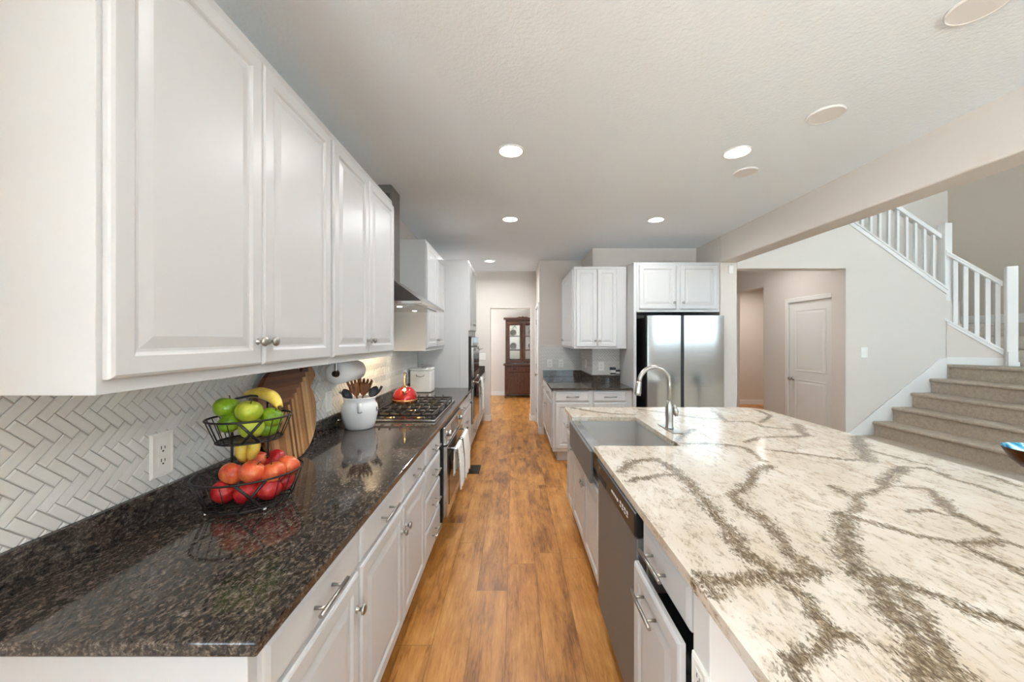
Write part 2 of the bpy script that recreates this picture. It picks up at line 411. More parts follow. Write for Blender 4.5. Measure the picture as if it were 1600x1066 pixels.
mb = MB(); slab_holes(mb, XL, XB0+.1, 0, CEIL, [(.5, 2.6, .02, 2.18)], lambda m, a, b, c, d: m.box(a, b, -3.65, -3.5, c, d))
slab_holes(mb, XB0+.1, 9.0, 0, HI, [(3.4, 7.8, 1.42, 2.6), (3.2, 8.4, 3.1, 5.3)], lambda m, a, b, c, d: m.box(a, b, -3.65, -3.5, c, d))
struct('wall_rear', mb, M['wall'])
def window(n, x0, x1, z0, z1, cols, y=-3.56):
    mb = MB(); t = .06
    mb.box(x0, x1, y-.04, y+.04, z0, z0+t).box(x0, x1, y-.04, y+.04, z1-t, z1).box(x0, x0+t, y-.04, y+.04, z0+t, z1-t).box(x1-t, x1, y-.04, y+.04, z0+t, z1-t)
    for k in range(1, cols):
        xm = x0+(x1-x0)*k/cols; mb.box(xm-.05, xm+.05, y-.035, y+.035, z0+t, z1-t)
    o = struct('window_%d' % n, mb, M['trim'])
    struct('window_glass', MB().box(x0+t, x1-t, y-.003, y+.003, z0+t, z1-t), M['glass'], parent=o)
def window_left(n, y0, y1, z0, z1):
    x = XL-.09; t = .06
    mb = MB().box(x-.04, x+.04, y0, y1, z0, z0+t).box(x-.04, x+.04, y0, y1, z1-t, z1).box(x-.04, x+.04, y0, y0+t, z0+t, z1-t).box(x-.04, x+.04, y1-t, y1, z0+t, z1-t).box(x-.035, x+.035, (y0+y1)/2-.04, (y0+y1)/2+.04, z0+t, z1-t)
    o = struct('window_%d' % n, mb, M['trim'])
    struct('window_glass', MB().box(x-.003, x+.003, y0+t, y1-t, z0+t, z1-t), M['glass'], parent=o)
window_left(4, -2.9, -.1, .6, 2.35)  # unseen window, added to bring more daylight onto the island
window(1, .5, 2.6, .02, 2.18, 2); window(2, 3.4, 7.8, 1.42, 2.6, 3); window(3, 3.2, 8.4, 3.1, 5.3, 3)
struct('ground_outside', MB().box(-12, 20, -14, -3.65, -.3, -.14).box(-12, -1.35, -3.65, 6.6, -.3, -.14).box(-12, -3.25, 6.6, 12, -.3, -.14), M['outside'])  # unseen patio, made pale to bounce daylight up to the ceiling
# far wall with cased opening to the dining room
dx0, dx1, dzt = P(766, 480, YFAR)[0], P(829, 480, YFAR)[0], 2.08
mb = slab_holes(MB(), -3.2, 2.6, 0, CEIL, [(dx0, dx1, 0, dzt)], lambda m, a, b, c, d: m.box(a, b, YFAR, YFAR+.15, c, d))
struct('wall_far', mb, M['wall'])
# pantry side wall, corner walls behind the right cabinets
mb = slab_holes(MB(), YB, YFAR, 0, CEIL, [(6.02, 6.74, 0, 2.05)], lambda m, a, b, c, d: m.box(XC, XC+.12, a, b, c, d))
struct('wall_pantry', mb, M['wall'])
struct('wall_back', MB().box(XC+.12, XS+.12, YB, YB+.12, 0, CEIL).box(XS, XS+.12, YS, YB, 0, CEIL).box(XS+.12, XB0, YS, YS+.12, 0, CEIL), M['wall'])
# header beam and pillar, wall beside the fridge
struct('wall_header', MB().box(XB0, XB1, -3.5, YW, 2.44, HI), M['wall'], bev=.012)
struct('wall_pillar', MB().box(XB0, XB1, YW, 7.2, 0, HI), M['wall'], bev=.012)
# stair wall: header over the hall opening and the part that follows the stairs up
ox1 = 4.04; t2 = [(P(1335, 350, YW)[0], P(1335, 350, YW)[2]), (P(1478, 453, YW)[0], P(1478, 453, YW)[2])]
XK = P(1478, 560, YW)[0]                        # corner where the wall turns, 5.26
slope2 = (t2[1][1]-t2[0][1])/(t2[1][0]-t2[0][0])
ztop = lambda x: t2[0][1]+slope2*(x-t2[0][0])
xtop = t2[0][0]-(HI-t2[0][1])/abs(slope2)
fy = lambda u, v, d: (u, d, v)
mb = MB().prism([(XB1, 2.371), (ox1, 2.371), (ox1, ztop(ox1)), (max(XB1, xtop), min(HI, ztop(XB1)))], fy, YW, YW+.17)
mb.prism([(ox1, 0), (XK, 0), (XK, ztop(XK)), (ox1, ztop(ox1))], fy, YW, YW+.17)
struct('wall_stair', mb, M['wall'])
# hall beyond the opening
XH = 4.10
mb = slab_holes(MB(), YW+.17, 7.1, 0, CEIL, [(4.775, 5.535, 0, 2.045), (6.1, 6.95, 0, 2.365)], lambda m, a, b, c, d: m.box(XH, XH+.13, a, b, c, d))
mb.box(ox1, XH, YW+.17, YW+.20, 0, CEIL)
struct('wall_hall', mb, M['wall'])
struct('wall_hall_end', MB().box(XB1, XH+.13, 7.1, 7.22, 0, CEIL), M['wall'])
struct('wall_room_beyond', MB().box(XH+.13, 6.6, 8.6, 8.72, 0, CEIL).box(XH+.13, XH+.2, 7.22, 8.6, 0, CEIL).box(6.5, 6.6, 5.8, 8.6, 0, CEIL), M['beige'])
struct('baseboard_room_beyond', MB().box(XH+.2, 6.5, 8.585, 8.6, 0, .10), M['trim'])
# stairwell walls
XR, YR = P(1481, 325, 5.62)[0], 5.62
struct('wall_stairwell', MB().box(XB1, 4.3, YR, YR+.12, CEIL+.121, HI).box(4.3, XR, YR, YR+.12, 1.9, HI).box(4.3, XR, YR, YR+.12, 0, 1.9), M['wall'])
struct('wall_right', MB().box(XR, XR+.12, 2.6, YR+.12, 0, HI).box(XR+.12, 9.0, 2.6, 2.72, 0, HI).box(8.9, 9.0, -3.5, 2.6, 0, HI), M['beige'])
# dining room
mb = MB().box(-3.2, 2.6, 9.95, 10.07, 0, CEIL).box(2.5, 2.6, 7.0, 9.95, 0, CEIL)
slab_holes(mb, 7.0, 9.95, 0, CEIL, [(7.6, 9.4, .6, 2.4)], lambda m, a, b, c, d: m.box(-3.1, -3.0, a, b, c, d))
struct('wall_dining', mb, M['wall'])
def baseboard(name, boxes): 
    mb = MB()
    for b in boxes: mb.box(*b)
    struct(name, mb, M['trim'], bev=.004)
baseboard('baseboard_far', [(-.53, dx0, YFAR-.016, YFAR, 0, .105), (dx1, XC, YFAR-.016, YFAR, 0, .105), (dx0-.001, dx0+.015, YFAR, YFAR+.15, 0, .105), (dx1-.015, dx1+.001, YFAR, YFAR+.15, 0, .105)])
baseboard('baseboard_dining', [(-3.0, 2.5, 9.934, 9.95, 0, .105)])
baseboard('baseboard_pantry', [(XC-.016, XC, YB-.016, 5.94, 0, .105), (XC, XC+.07, YB-.016, YB, 0, .105)])
baseboard('baseboard_hall', [(XH-.016, XH, 5.64, 6.1, 0, .105), (XB1, XH, 7.084, 7.1, 0, .105), (ox1-.003, ox1+.012, YW-.014, YW+.17, 0, .105)])
# doors
def panel_door(n, loc, rot, W, Ht, knob_x, hinge_x):
    o = bpy.data.objects.new('door_%d' % n, None); COL.objects.link(o); o.location = loc; o.rotation_euler = (0, 0, rot); o['kind'] = 'structure'
    ROOTM[o.name] = Matrix.Translation(loc) @ Matrix.Rotation(rot, 4, 'Z')
    mb = MB().box(.004, W-.004, .012, .05, .008, Ht-.004)
    part(o, 'door_slab', mb, M['trim'])
    pr = [(0, 0), (.0, .004), (.012, -.006+.004), (.022, -.006+.004), (.04, .006), (.045, .006)]
    for k, (a, b) in enumerate(((.20, .93), (1.05, Ht-.12))):
        part(o, 'door_panel', MB().rings(.11, W-.11, a, b, .0125, [(0, 0), (0, .004), (.008, .008), (.016, .002), (.03, .002), (.05, .007), (.055, .007)]), M['trim'])
    c = MB(); cw = .062
    c.box(-cw, 0, -.016, .0, 0, Ht+cw).box(W, W+cw, -.016, .0, 0, Ht+cw).box(0, W, -.016, .0, Ht, Ht+cw)
    part(o, 'door_casing', c, M['trim'], bev=.005)
    k = MB().lathe([(.026, 0), (.026, .006), (.012, .010), (.011, .035), (.026, .045), (.029, .058), (.022, .07), (0, .073)], M4=Matrix.Translation((knob_x, .012, .93)) @ Matrix.Rotation(PI/2, 4, 'X'), n=18)
    part(o, 'door_knob', k, M['nickel'])
    for z in (.22, 1.02, 1.82):
        part(o, 'door_hinge', MB().cyl((hinge_x, .004, z-.045), (hinge_x, .004, z+.045), .008, 8), M['nickel'])
    return o
panel_door(1, (XH, 5.535, 0), -PI/2, .76, 2.045, .07, .755)
panel_door(2, (XC, 6.74, 0), -PI/2, .72, 2.05, .65, .004)

# ------------------------------------------------------------------ herringbone tile
def clip(poly, x0, x1, y0, y1):
    def cut(ps, f, inter):
        out = []
        for i in range(len(ps)):
            a, b = ps[i-1], ps[i]; fa, fb = f(a), f(b)
            if fa >= 0: 
                out.append(a) if not out or out[-1] != a else None
            if (fa >= 0) != (fb >= 0):
                t = fa/(fa-fb); out.append((a[0]+t*(b[0]-a[0]), a[1]+t*(b[1]-a[1])))
        return out
    for f in (lambda p: p[0]-x0, lambda p: x1-p[0], lambda p: p[1]-y0, lambda p: y1-p[1]):
        poly = cut(poly, f, None)
        if len(poly) < 3: return []
    return poly
def herringbone(mb, u0, u1, v0, v1, fn, w=.0272, n=3, gap=.0030, rise=.0055, uo=0.0, vo=0.0):
    L = n*w; r2 = math.sqrt(2)
    pu, pv = w*r2, L*r2
    for i in range(int((u0-uo)/pu)-4, int((u1-uo)/pu)+5):
        for j in range(int((v0-vo)/pv)-3, int((v1-vo)/pv)+4):
            for kind in (0, 1):
                if kind == 0: a, b, c, d = 0, L, 0, w
                else: a, b, c, d = L, L+w, w-L, w
                g = gap/2
                q = [(a+g, c+g), (b-g, c+g), (b-g, d-g), (a+g, d-g)]
                q = [((x+y)/r2+i*pu+uo, (y-x)/r2+j*pv+vo) for x, y in q]
                q = clip(q, u0, u1, v0, v1)
                if len(q) < 3: continue
                area2 = abs(sum(q[k-1][0]*q[k][1]-q[k][0]*q[k-1][1] for k in range(len(q))))
                if area2 < 8e-5: continue
                m = len(q); cx = sum(p[0] for p in q)/m; cy = sum(p[1] for p in q)/m
                def ins(p, d):
                    l = math.hypot(p[0]-cx, p[1]-cy); k = max(.3, 1-d/max(l, 1e-5)); return (cx+(p[0]-cx)*k, cy+(p[1]-cy)*k)
                b0 = mb.add([fn(p[0], p[1], 0) for p in q]); b1 = mb.add([fn(p[0], p[1], rise*.6) for p in q]); b2 = mb.add([fn(*ins(p, .0036), rise) for p in q])
                for A, B in ((b0, b1), (b1, b2)):
                    for k in range(m):
                        k2 = (k+1) % m; mb.face([A+k, A+k2, B+k2, B+k])
                mb.face([b2+k for k in range(m)])
    return mb
ZT0, ZT1 = 1.016, 1.393
fnL = lambda u, v, d: (XL+.003+d, u, v)
mb = MB(); herringbone(mb, .73, 4.55, ZT0, ZT1+.02, fnL, uo=.015, vo=.03); herringbone(mb, 2.64, 3.60, ZT1+.02, 1.80, fnL, uo=.015, vo=.03)
tw = struct('wall_backsplash_left', mb, M['tile'])
struct('wall_grout', MB().box(XL, XL+.004, .73, 4.55, ZT0, ZT1+.02).box(XL, XL+.004, 2.64, 3.60, ZT1+.02, 1.80), M['grout'], parent=tw)
mb = MB()
herringbone(mb, XC+.02, XS, ZT0, ZT1+.02, lambda u, v, d: (u, YB-.003-d, v))
herringbone(mb, YS, YB, ZT0, ZT1+.02, lambda u, v, d: (XS-.003-d, u, v))
herringbone(mb, XS, 1.455, ZT0, ZT1+.02, lambda u, v, d: (u, YS-.003-d, v))
tw = struct('wall_backsplash_back', mb, M['tile'])
struct('wall_grout', MB().box(XC+.02, XS, YB-.004, YB, ZT0, ZT1+.02).box(XS-.004, XS, YS-.004, YB, ZT0, ZT1+.02).box(XS, 1.455, YS-.004, YS, ZT0, ZT1+.02), M['grout'], parent=tw)

# ------------------------------------------------------------------ cabinets
KP = [(.011, 0), (.011, .002), (.0055, .005), (.0055, .014), (.009, .018), (.0155, .021), (.0165, .026), (.013, .030), (0, .031)]
def knob_mb(x, y, z): return MB().lathe(KP, M4=Matrix.Translation((x, y, z)) @ Matrix.Rotation(PI/2, 4, 'X'), n=16)
def pull_mb(x, y, z, L=.155, vert=False):
    m = MB(); h = L/2
    if vert: m.cyl((x, y-.032, z-h), (x, y-.032, z+h), .006, 10); m.cyl((x, y, z-h*.6), (x, y-.032, z-h*.6), .0048, 8); m.cyl((x, y, z+h*.6), (x, y-.032, z+h*.6), .0048, 8)
    else: m.cyl((x-h, y-.032, z), (x+h, y-.032, z), .006, 10); m.cyl((x-h*.6, y, z), (x-h*.6, y-.032, z), .0048, 8); m.cyl((x+h*.6, y, z), (x+h*.6, y-.032, z), .0048, 8)
    return m
def cabinet(label, cat, loc, rot, W, D, z0, z1, doors=(), drawers=(), toe=True, name='base_cabinet', group=None, body=None, yoff=0.0):
    r = thing(name, label, cat, (loc[0], loc[1], 0), rot, group)
    mb = body or MB().box(.0006, W-.0006, 0, D, z0, z1)
    part(r, 'body', mb, M['cab'], bev=.0018)
    if toe: part(r, 'toe_kick', MB().box(.001, W-.001, .072, D, 0, z0-.0005), M['cab'])
    for d in doors:
        x0, x1, a, b = d[:4]
        o = part(r, 'door', MB().rings(x0, x1, a, b, -yoff, DOOR_P), M['cab'])
        if d[4] is not None:
            kx, kz = d[4]; part(o, 'knob', knob_mb(kx, -.0185-yoff, kz), M['nickel'], label='brushed nickel knob')
        elif len(d) > 5: part(o, 'pull', pull_mb(d[5][0], -.0185, d[5][1]), M['nickel'], label='brushed nickel bar pull')
    for x0, x1, a, b, px in drawers:
        o = part(r, 'drawer', MB().rings(x0, x1, a, b, 0, DRAW_P), M['cab'])
        part(o, 'pull', pull_mb((x0+x1)/2 if px is None else px, -.0185, (a+b)/2), M['nickel'], label='brushed nickel bar pull')
    return r
R90 = PI/2
# left wall cabinets (local x runs away from the camera)
UZ0, UZ1, UD0, UD1, UK = 1.393, 2.485, 1.424, 2.445, 1.502
uy = [.764, 1.729, 2.63]
def udoors(W, m=None, g=.0022, e=.013):
    m = W/2 if m is None else m
    return [(e, m-g, UD0, UD1, (m-g-.026, UK)), (m+g, W-e, UD0, UD1, (m+g+.026, UK))]
cabinet('white two-door wall cabinet above the fruit basket, nearest the camera', 'cabinet', (-.862, uy[0]), R90, uy[1]-uy[0], .322, UZ0, UZ1, udoors(uy[1]-uy[0], .487), toe=False, name='wall_cabinet')
cabinet('white two-door wall cabinet above the crock and paper towels', 'cabinet', (-.862, uy[1]), R90, uy[2]-uy[1], .322, UZ0, UZ1, udoors(uy[2]-uy[1], .437), toe=False, name='wall_cabinet')
cabinet('white wall cabinet between range hood and tall oven cabinet', 'cabinet', (-.862, 3.623), R90, .922, .322, UZ0, UZ1, udoors(.922), toe=False, name='wall_cabinet')
# left base cabinets
BX = -.54; DZ0, DZ1, WZ0, WZ1, BK = .165, .728, .745, .868, .615; BD = .635
cabinet('white base cabinet with one drawer and door, at the near counter end', 'cabinet', (BX, .752), R90, .513, BD, .125, .884, [(.028, .503, DZ0, DZ1, (.477, BK))], [(.028, .503, WZ0, WZ1, None)])
W = 2.185-1.266
cabinet('white base cabinet with two drawers over two doors, under the fruit basket and crock', 'cabinet', (BX, 1.266), R90, W, BD, .125, .884,
        [(.006, .4835, DZ0, DZ1, (.456, BK)), (.4875, W-.006, DZ0, DZ1, (.518, BK))], [(.008, .478, WZ0, WZ1, None), (.492, W-.008, WZ0, WZ1, None)])
cabinet('white base cabinet with four stacked drawers beside the built-in oven', 'cabinet', (BX, 2.187), R90, .452, BD, .125, .884, (),
        [(.012, .442, WZ0, WZ1, None), (.012, .442, .558, .730, None), (.012, .442, .363, .543, None), (.012, .442, .165, .348, None)])
cabinet('white base cabinet between the built-in oven and tall oven cabinet', 'cabinet', (BX, 3.462), R90, 1.085, BD, .125, .884,
        [(.02, .5405, DZ0, DZ1, (.513, BK)), (.5445, 1.065, DZ0, DZ1, (.572, BK))], [(.02, .535, WZ0, WZ1, None), (.545, 1.065, WZ0, WZ1, None)])
# tall oven cabinet: carcass around the wall oven
TY, TW, TX, TD = 4.55, .82, -.56, .62
b = MB().box(0, TW, .10, TD, .125, 2.48).box(0, .03, 0, .10, .125, 2.48).box(TW-.03, TW, 0, .10, .125, 2.48).box(.03, TW-.03, 0, .10, .125, .44).box(.03, TW-.03, 0, .10, 1.545, 2.48)
r = cabinet('tall white cabinet housing the double wall oven', 'cabinet', (TX, TY), R90, TW, TD, .125, 2.48,
        [(.02, .404, 1.615, 2.45, (.378, 1.70)), (.416, .80, 1.615, 2.45, (.442, 1.70))], [(.02, .80, .15, .42, None)], name='tall_cabinet', body=b)
cabinet('white base cabinet past the tall oven cabinet, against the far wall', 'cabinet', (TX, TY+TW+.002), R90, 1.47, .61, .125, .884,
        [(.02, .72, DZ0, DZ1, (.69, BK)), (.74, 1.45, DZ0, DZ1, (.77, BK))], [(.02, .72, WZ0, WZ1, None), (.74, 1.45, WZ0, WZ1, None)])
# island cabinets (face the aisle, local x runs towards the camera)
IX = .474; ID = .58
iy = [3.20, 2.87, 1.952, 1.33, .955]
cabinet('narrow white island cabinet with drawer and door, at the far end of island', 'cabinet', (IX, iy[0]), -R90, iy[0]-iy[1], ID, .125, .884,
        [(.03, iy[0]-iy[1]-.012, DZ0, DZ1, (iy[0]-iy[1]-.04, BK+.03))], [(.03, iy[0]-iy[1]-.012, WZ0, WZ1, None)])
W = iy[1]-iy[2]
cabinet('white island cabinet with two doors under the apron sink', 'cabinet', (IX, iy[1]), -R90, W, ID, .125, .695,
        [(.012, W/2-.006, DZ0, .682, (W/2-.034, .575)), (W/2+.006, W-.03, DZ0, .682, (W/2+.034, .575))],
        body=MB().box(.0006, W-.0006, 0, ID, .125, .695).box(iy[1]-SY0+.02, W-.0006, 0, ID, .6955, .8835).box(.0006, iy[1]-SY1-.02, 0, ID, .6955, .8835))
W = iy[3]-iy[4]; zb = MB().box(0, W, 0, .02, .125, .165).box(0, .018, 0, ID, .165, .884).box(W-.018, W, 0, ID, .165, .884).box(.018, W-.018, .3, ID, .125, .74).box(.018, W-.018, 0, ID, .74, .884).box(0, W, .02, ID, .125, .16)
r = thing('base_cabinet', 'white island cabinet with bar-pull drawer over a pull-out door left ajar, beside the dishwasher', 'cabinet', (IX, iy[3], 0), -R90)
part(r, 'body', zb, M['cab'], bev=.0015); part(r, 'toe_kick', MB().box(.001, W-.001, .072, ID, 0, .1245), M['cab'])
o = part(r, 'drawer', MB().rings(.012, W-.012, WZ0, WZ1, 0, DRAW_P), M['cab']); part(o, 'pull', pull_mb(.165, -.0185, .80, .17), M['nickel'], label='brushed nickel bar pull')
o = part(r, 'door', MB().rings(.008, W-.004, DZ0, .722, -.03, DOOR_P), M['cab']); part(o, 'pull', pull_mb(.165, -.0485, .665, .17), M['nickel'], label='brushed nickel bar pull')
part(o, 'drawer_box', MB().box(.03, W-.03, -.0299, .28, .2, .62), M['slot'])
# L-shaped base under the back counter
bx0, by0 = .478, 4.56
W = 1.452-bx0
b = MB().box(0, W, 0, .54, .125, .884).box(0, .60, .5405, YB-by0-.006, .125, .884)
r = thing('base_cabinet', 'white corner base cabinet under the back granite counter, left of the refrigerator', 'cabinet', (bx0, by0, 0))
part(r, 'body', b, M['cab'], bev=.0018)
part(r, 'toe_kick', MB().box(.06, W, .075, .54, 0, .1245).box(.06, .60, .5405, YB-by0-.006, 0, .1245), M['cab'])
for a, c, kx in ((.03, .443, .415), (.50, .895, .528)):
    o = part(r, 'door', MB().rings(a, c, DZ0, DZ1, 0, DOOR_P), M['cab']); part(o, 'knob', knob_mb(kx, -.0185, BK), M['nickel'])
    o = part(r, 'drawer', MB().rings(a, c, WZ0, WZ1, 0, DRAW_P), M['cab']); part(o, 'pull', pull_mb((a+c)/2, -.0185, .805), M['nickel'])
def side(mbs):     # turn a front built at y=0 into one on the left side face
    Rm = Matrix.Rotation(-R90, 4, 'Z'); q = MB(); q.v = [tuple(Rm @ Vector(v)) for v in mbs.v]; q.f = mbs.f; q.sm = mbs.sm; return q
for a, c, kx in ((-1.30, -.69, -.72), (-.67, -.03, -.64)):
    o = part(r, 'door', side(MB().rings(a, c, DZ0, DZ1, 0, DOOR_P)), M['cab']); part(o, 'knob', side(knob_mb(kx, -.0185, BK)), M['nickel'])
    o = part(r, 'drawer', side(MB().rings(a, c, WZ0, WZ1, 0, DRAW_P)), M['cab']); part(o, 'pull', side(pull_mb((a+c)/2, -.0185, .805)), M['nickel'])
# corner wall cabinet
wx0, wy0, wz1 = .771, 4.776, 2.443
W = 1.449-wx0
b = MB().box(0, W, 0, YS-wy0-.008, 1.386, wz1).box(0, XS-wx0-.008, YS-wy0-.0075, YB-wy0-.008, 1.386, wz1)
r = thing('wall_cabinet', 'white wall cabinet wrapping the corner, left of the refrigerator', 'cabinet', (wx0, wy0, 0))
part(r, 'body', b, M['cab'], bev=.0018)
for a, c, kx in ((.026, .296, .270), (.302, .55, .328)):
    o = part(r, 'door', MB().rings(a, c, 1.41, 2.41, 0, DOOR_P), M['cab']); part(o, 'knob', knob_mb(kx, -.0185, 1.495), M['nickel'])
o = part(r, 'door', side(MB().rings(-1.06, -.04, 1.41, 2.41, 0, DOOR_P)), M['cab']); part(o, 'knob', side(knob_mb(-.87, -.0185, 1.495)), M['nickel'])
# cabinet over the refrigerator and its tall side panel
FX0, FX1, FY = 1.489, 2.497, 4.51
W = FX1-FX0
cabinet('white two-door cabinet above the stainless refrigerator', 'cabinet', (FX0, FY), 0, W, YS-FY-.006, 1.839, wz1,
        [(.03, W/2-.025, 1.872, 2.41, (W/2-.055, 1.952)), (W/2+.025, W-.03, 1.872, 2.41, (W/2+.055, 1.952))], toe=False, name='wall_cabinet')
single('cabinet_side_panel', MB().box(1.4545, 1.4885, FY-.001, YS-.006, 0, wz1), M['cab'], 'tall white side panel between back counter and refrigerator', 'panel', bev=.002)

# ------------------------------------------------------------------ countertops
CF = -.505
r = thing('countertop', 'long dark brown granite countertop along the left wall', 'countertop', (-.85, 2.6, .884))
part(r, 'slab', MB().box(XL+.001, CF, .728, TY-.001, .8845, ZC), M['granite'], False, bev=.004)
part(r, 'backsplash_strip', MB().box(XL+.001, XL+.022, .728, TY-.001, ZC+.0003, 1.016), M['granite'], False, bev=.002)
r = thing('countertop', 'short dark granite countertop past the tall oven cabinet', 'countertop', (-.85, 6.1, .884))
part(r, 'slab', MB().box(XL+.001, -.525, TY+TW+.004, YFAR-.001, .8845, ZC), M['granite'], False, bev=.004)
part(r, 'backsplash_strip', MB().box(XL+.022, -.535, YFAR-.021, YFAR-.001, ZC+.0003, 1.016).box(XL+.001, XL+.022, TY+TW+.004, YFAR-.022, ZC+.0003, 1.016), M['granite'], False, bev=.002)
r = thing('countertop', 'L-shaped dark granite countertop left of the refrigerator', 'countertop', (.9, 5.0, .884))
part(r, 'slab', MB().prism([(.455, 4.52), (1.453, 4.52), (1.453, YS-.001), (XS-.001, YS-.001), (XS-.001, YB-.001), (.455, YB-.001)], lambda u, v, d: (u, v, d), .8845, ZC), M['granite'], False, bev=.004)
part(r, 'backsplash_strip', MB().box(XC+.06, XS-.022, YB-.021, YB-.001, ZC+.0003, 1.016).box(XS-.021, XS-.001, YS-.0215, YB-.001, ZC+.0003, 1.016).box(XS-.0005, 1.4535, YS-.021, YS-.001, ZC+.0003, 1.016), M['granite'], False, bev=.002)
# island top with the vein pattern carried by a vertex attribute
IX0, IX1, IY0, IY1, IR = .445, 2.12, .40, 3.246, .16
veins = [
 (.030, [(970,736),(992,720),(1025,718),(1054,734),(1083,763),(1108,792),(1130,818),(1148,843),(1159,861),(1188,883),(1222,905)]),
 (.022, [(985,752),(1010,748),(1040,742),(1060,742)]),
 (.026, [(1202,728),(1180,736),(1172,757),(1143,773),(1164,794),(1192,810),(1213,834),(1229,859),(1254,879),(1278,896)]),
 (.026, [(1098,904),(1135,904),(1180,902),(1221,900),(1245,900),(1282,892)]), (.020, [(1102,904),(1112,918),(1127,933)]),
 (.022, [(1229,910),(1254,933),(1278,965),(1303,990),(1294,1010),(1262,1023),(1237,1039),(1245,1059),(1250,1090)]), (.02, [(1303,990),(1340,1002)]),
 (.036, [(1319,806),(1323,834),(1323,867),(1339,896),(1372,916),(1393,945),(1409,978),(1429,998),(1433,1031),(1450,1063),(1460,1090)]),
 (.024, [(1352,900),(1393,908),(1442,922),(1478,937),(1519,957),(1560,969),(1600,986),(1660,1010)]),
 (.022, [(1409,924),(1442,957),(1454,990),(1478,1023),(1499,1059),(1510,1090)]),
 (.020, [(1319,806),(1352,814),(1393,826),(1429,836),(1462,843),(1503,851),(1540,871),(1573,884),(1600,898),(1640,915)]),
 (.034, [(1380,756),(1393,740),(1409,734)]), (.018, [(1393,736),(1409,730),(1450,732),(1491,749),(1532,761),(1573,775),(1620,788)]),
 (.018, [(1409,761),(1450,765),(1470,781),(1495,802),(1511,812),(1548,832)]), (.026, [(1466,778),(1478,792)]), (.026,[(1490,800),(1505,810)]),
 (.020, [(1499,849),(1532,849),(1564,845),(1593,853)]),
 (.040, [(1339,683),(1348,704),(1356,720)]), (.016, [(1356,720),(1319,718),(1286,714),(1245,708),(1196,702)]),
 (.032, [(1245,663),(1251,675),(1262,681)]), (.020, [(1262,681),(1229,683),(1192,683),(1164,691)]),
 (.018, [(1057,693),(1102,693),(1135,695),(1164,700),(1184,712),(1192,720)]), (.026, [(1057,693),(1061,683),(1082,671)]),
 (.022, [(894,637.5),(927,643),(960,647),(991,648)]), (.018, [(1114,642),(1135,659),(1172,659),(1192,667),(1233,671)]),
 (.016, [(1000,640),(1040,645),(1080,652),(1120,655)]), (.016, [(1360,704),(1397,714),(1429,722),(1458,728)]), (.020, [(1335,777),(1360,771),(1384,761)]),
 (.02, [(1330,800),(1345,785),(1300,760)]), (.022, [(1548,745),(1562,749),(1590,760)]), (.016, [(1420,800),(1450,798),(1485,805)]),
 (.02, [(1180,640),(1205,650),(1190,660)]),
]
def vein_field(pts):
    val = np.zeros(len(pts))
    for wd, pl in veins:
        q = [PZ(x, y, ZC)[:2] for x, y in pl]
        for (ax, ay), (bx, by) in zip(q, q[1:]):
            dx, dy = bx-ax, by-ay; l2 = dx*dx+dy*dy+1e-9
            t = np.clip(((pts[:, 0]-ax)*dx+(pts[:, 1]-ay)*dy)/l2, 0, 1)
            d = np.hypot(pts[:, 0]-ax-t*dx, pts[:, 1]-ay-t*dy)
            val = np.maximum(val, 1-d/(wd*1.85))
    return np.clip(val, 0, 1)
xs = sorted({round(v, 4) for v in list(np.arange(IX0, IX1, .012))+[IX0, IX0+.004, SX1, IX1, IX1-.003]+[IX1-IR*(1-math.cos(a)) for a in np.linspace(0, PI/2, 9)]})
ys = sorted({round(v, 4) for v in list(np.arange(IY0, IY1, .012))+[SY0, SY1, IY1]})
xs = [x for k, x in enumerate(xs) if k == 0 or x-xs[k-1] > .0008 or x in (SX1, IX1)]; ys = [y for k, y in enumerate(ys) if k == 0 or y-ys[k-1] > .0008 or y in (SY0, SY1, IY1)]
def ymax(x):
    e = x-(IX1-IR); return IY1 if e <= 0 else IY1-IR+math.sqrt(max(0, IR*IR-e*e))
vid = {}; mb = MB()
def vtx(i, j):
    if (i, j) not in vid:
        x, y = xs[i], ys[j]
        if y > SY1: y = SY1+(y-SY1)*(ymax(x)-SY1)/(IY1-SY1)
        vid[(i, j)] = mb.add([(x, y, ZC)])
    return vid[(i, j)]
for i in range(len(xs)-1):
    for j in range(len(ys)-1):
        xm, ym = (xs[i]+xs[i+1])/2, (ys[j]+ys[j+1])/2
        if xm < SX1 and SY0 < ym < SY1: continue
        mb.face([vtx(i, j), vtx(i+1, j), vtx(i+1, j+1), vtx(i, j+1)])
wob = np.array([(v[0]+.014*mnoise.noise(Vector((v[0]*14, v[1]*14, 0))), v[1]+.014*mnoise.noise(Vector((v[0]*14, v[1]*14, 9)))) for v in mb.v])
io = bpy.data.objects.new('island_countertop', make_mesh('island_countertop', mb, M['stone'], recalc=False)); COL.objects.link(io)
at = io.data.attributes.new('vein', 'FLOAT', 'POINT'); at.data.foreach_set('value', vein_field(wob).astype(np.float32))
sd = io.modifiers.new('thick', 'SOLIDIFY'); sd.thickness = .030; sd.offset = -1
bevel(io, .004)
tag(io, 'cream stone island countertop with dark brown veins', 'countertop')
# drywall base of the island
struct('wall_island', MB().box(.46, 2.0, .872, .953, 0, .8835).box(1.07, 2.0, .954, 3.2, 0, .8835), M['trim'], bev=.003)

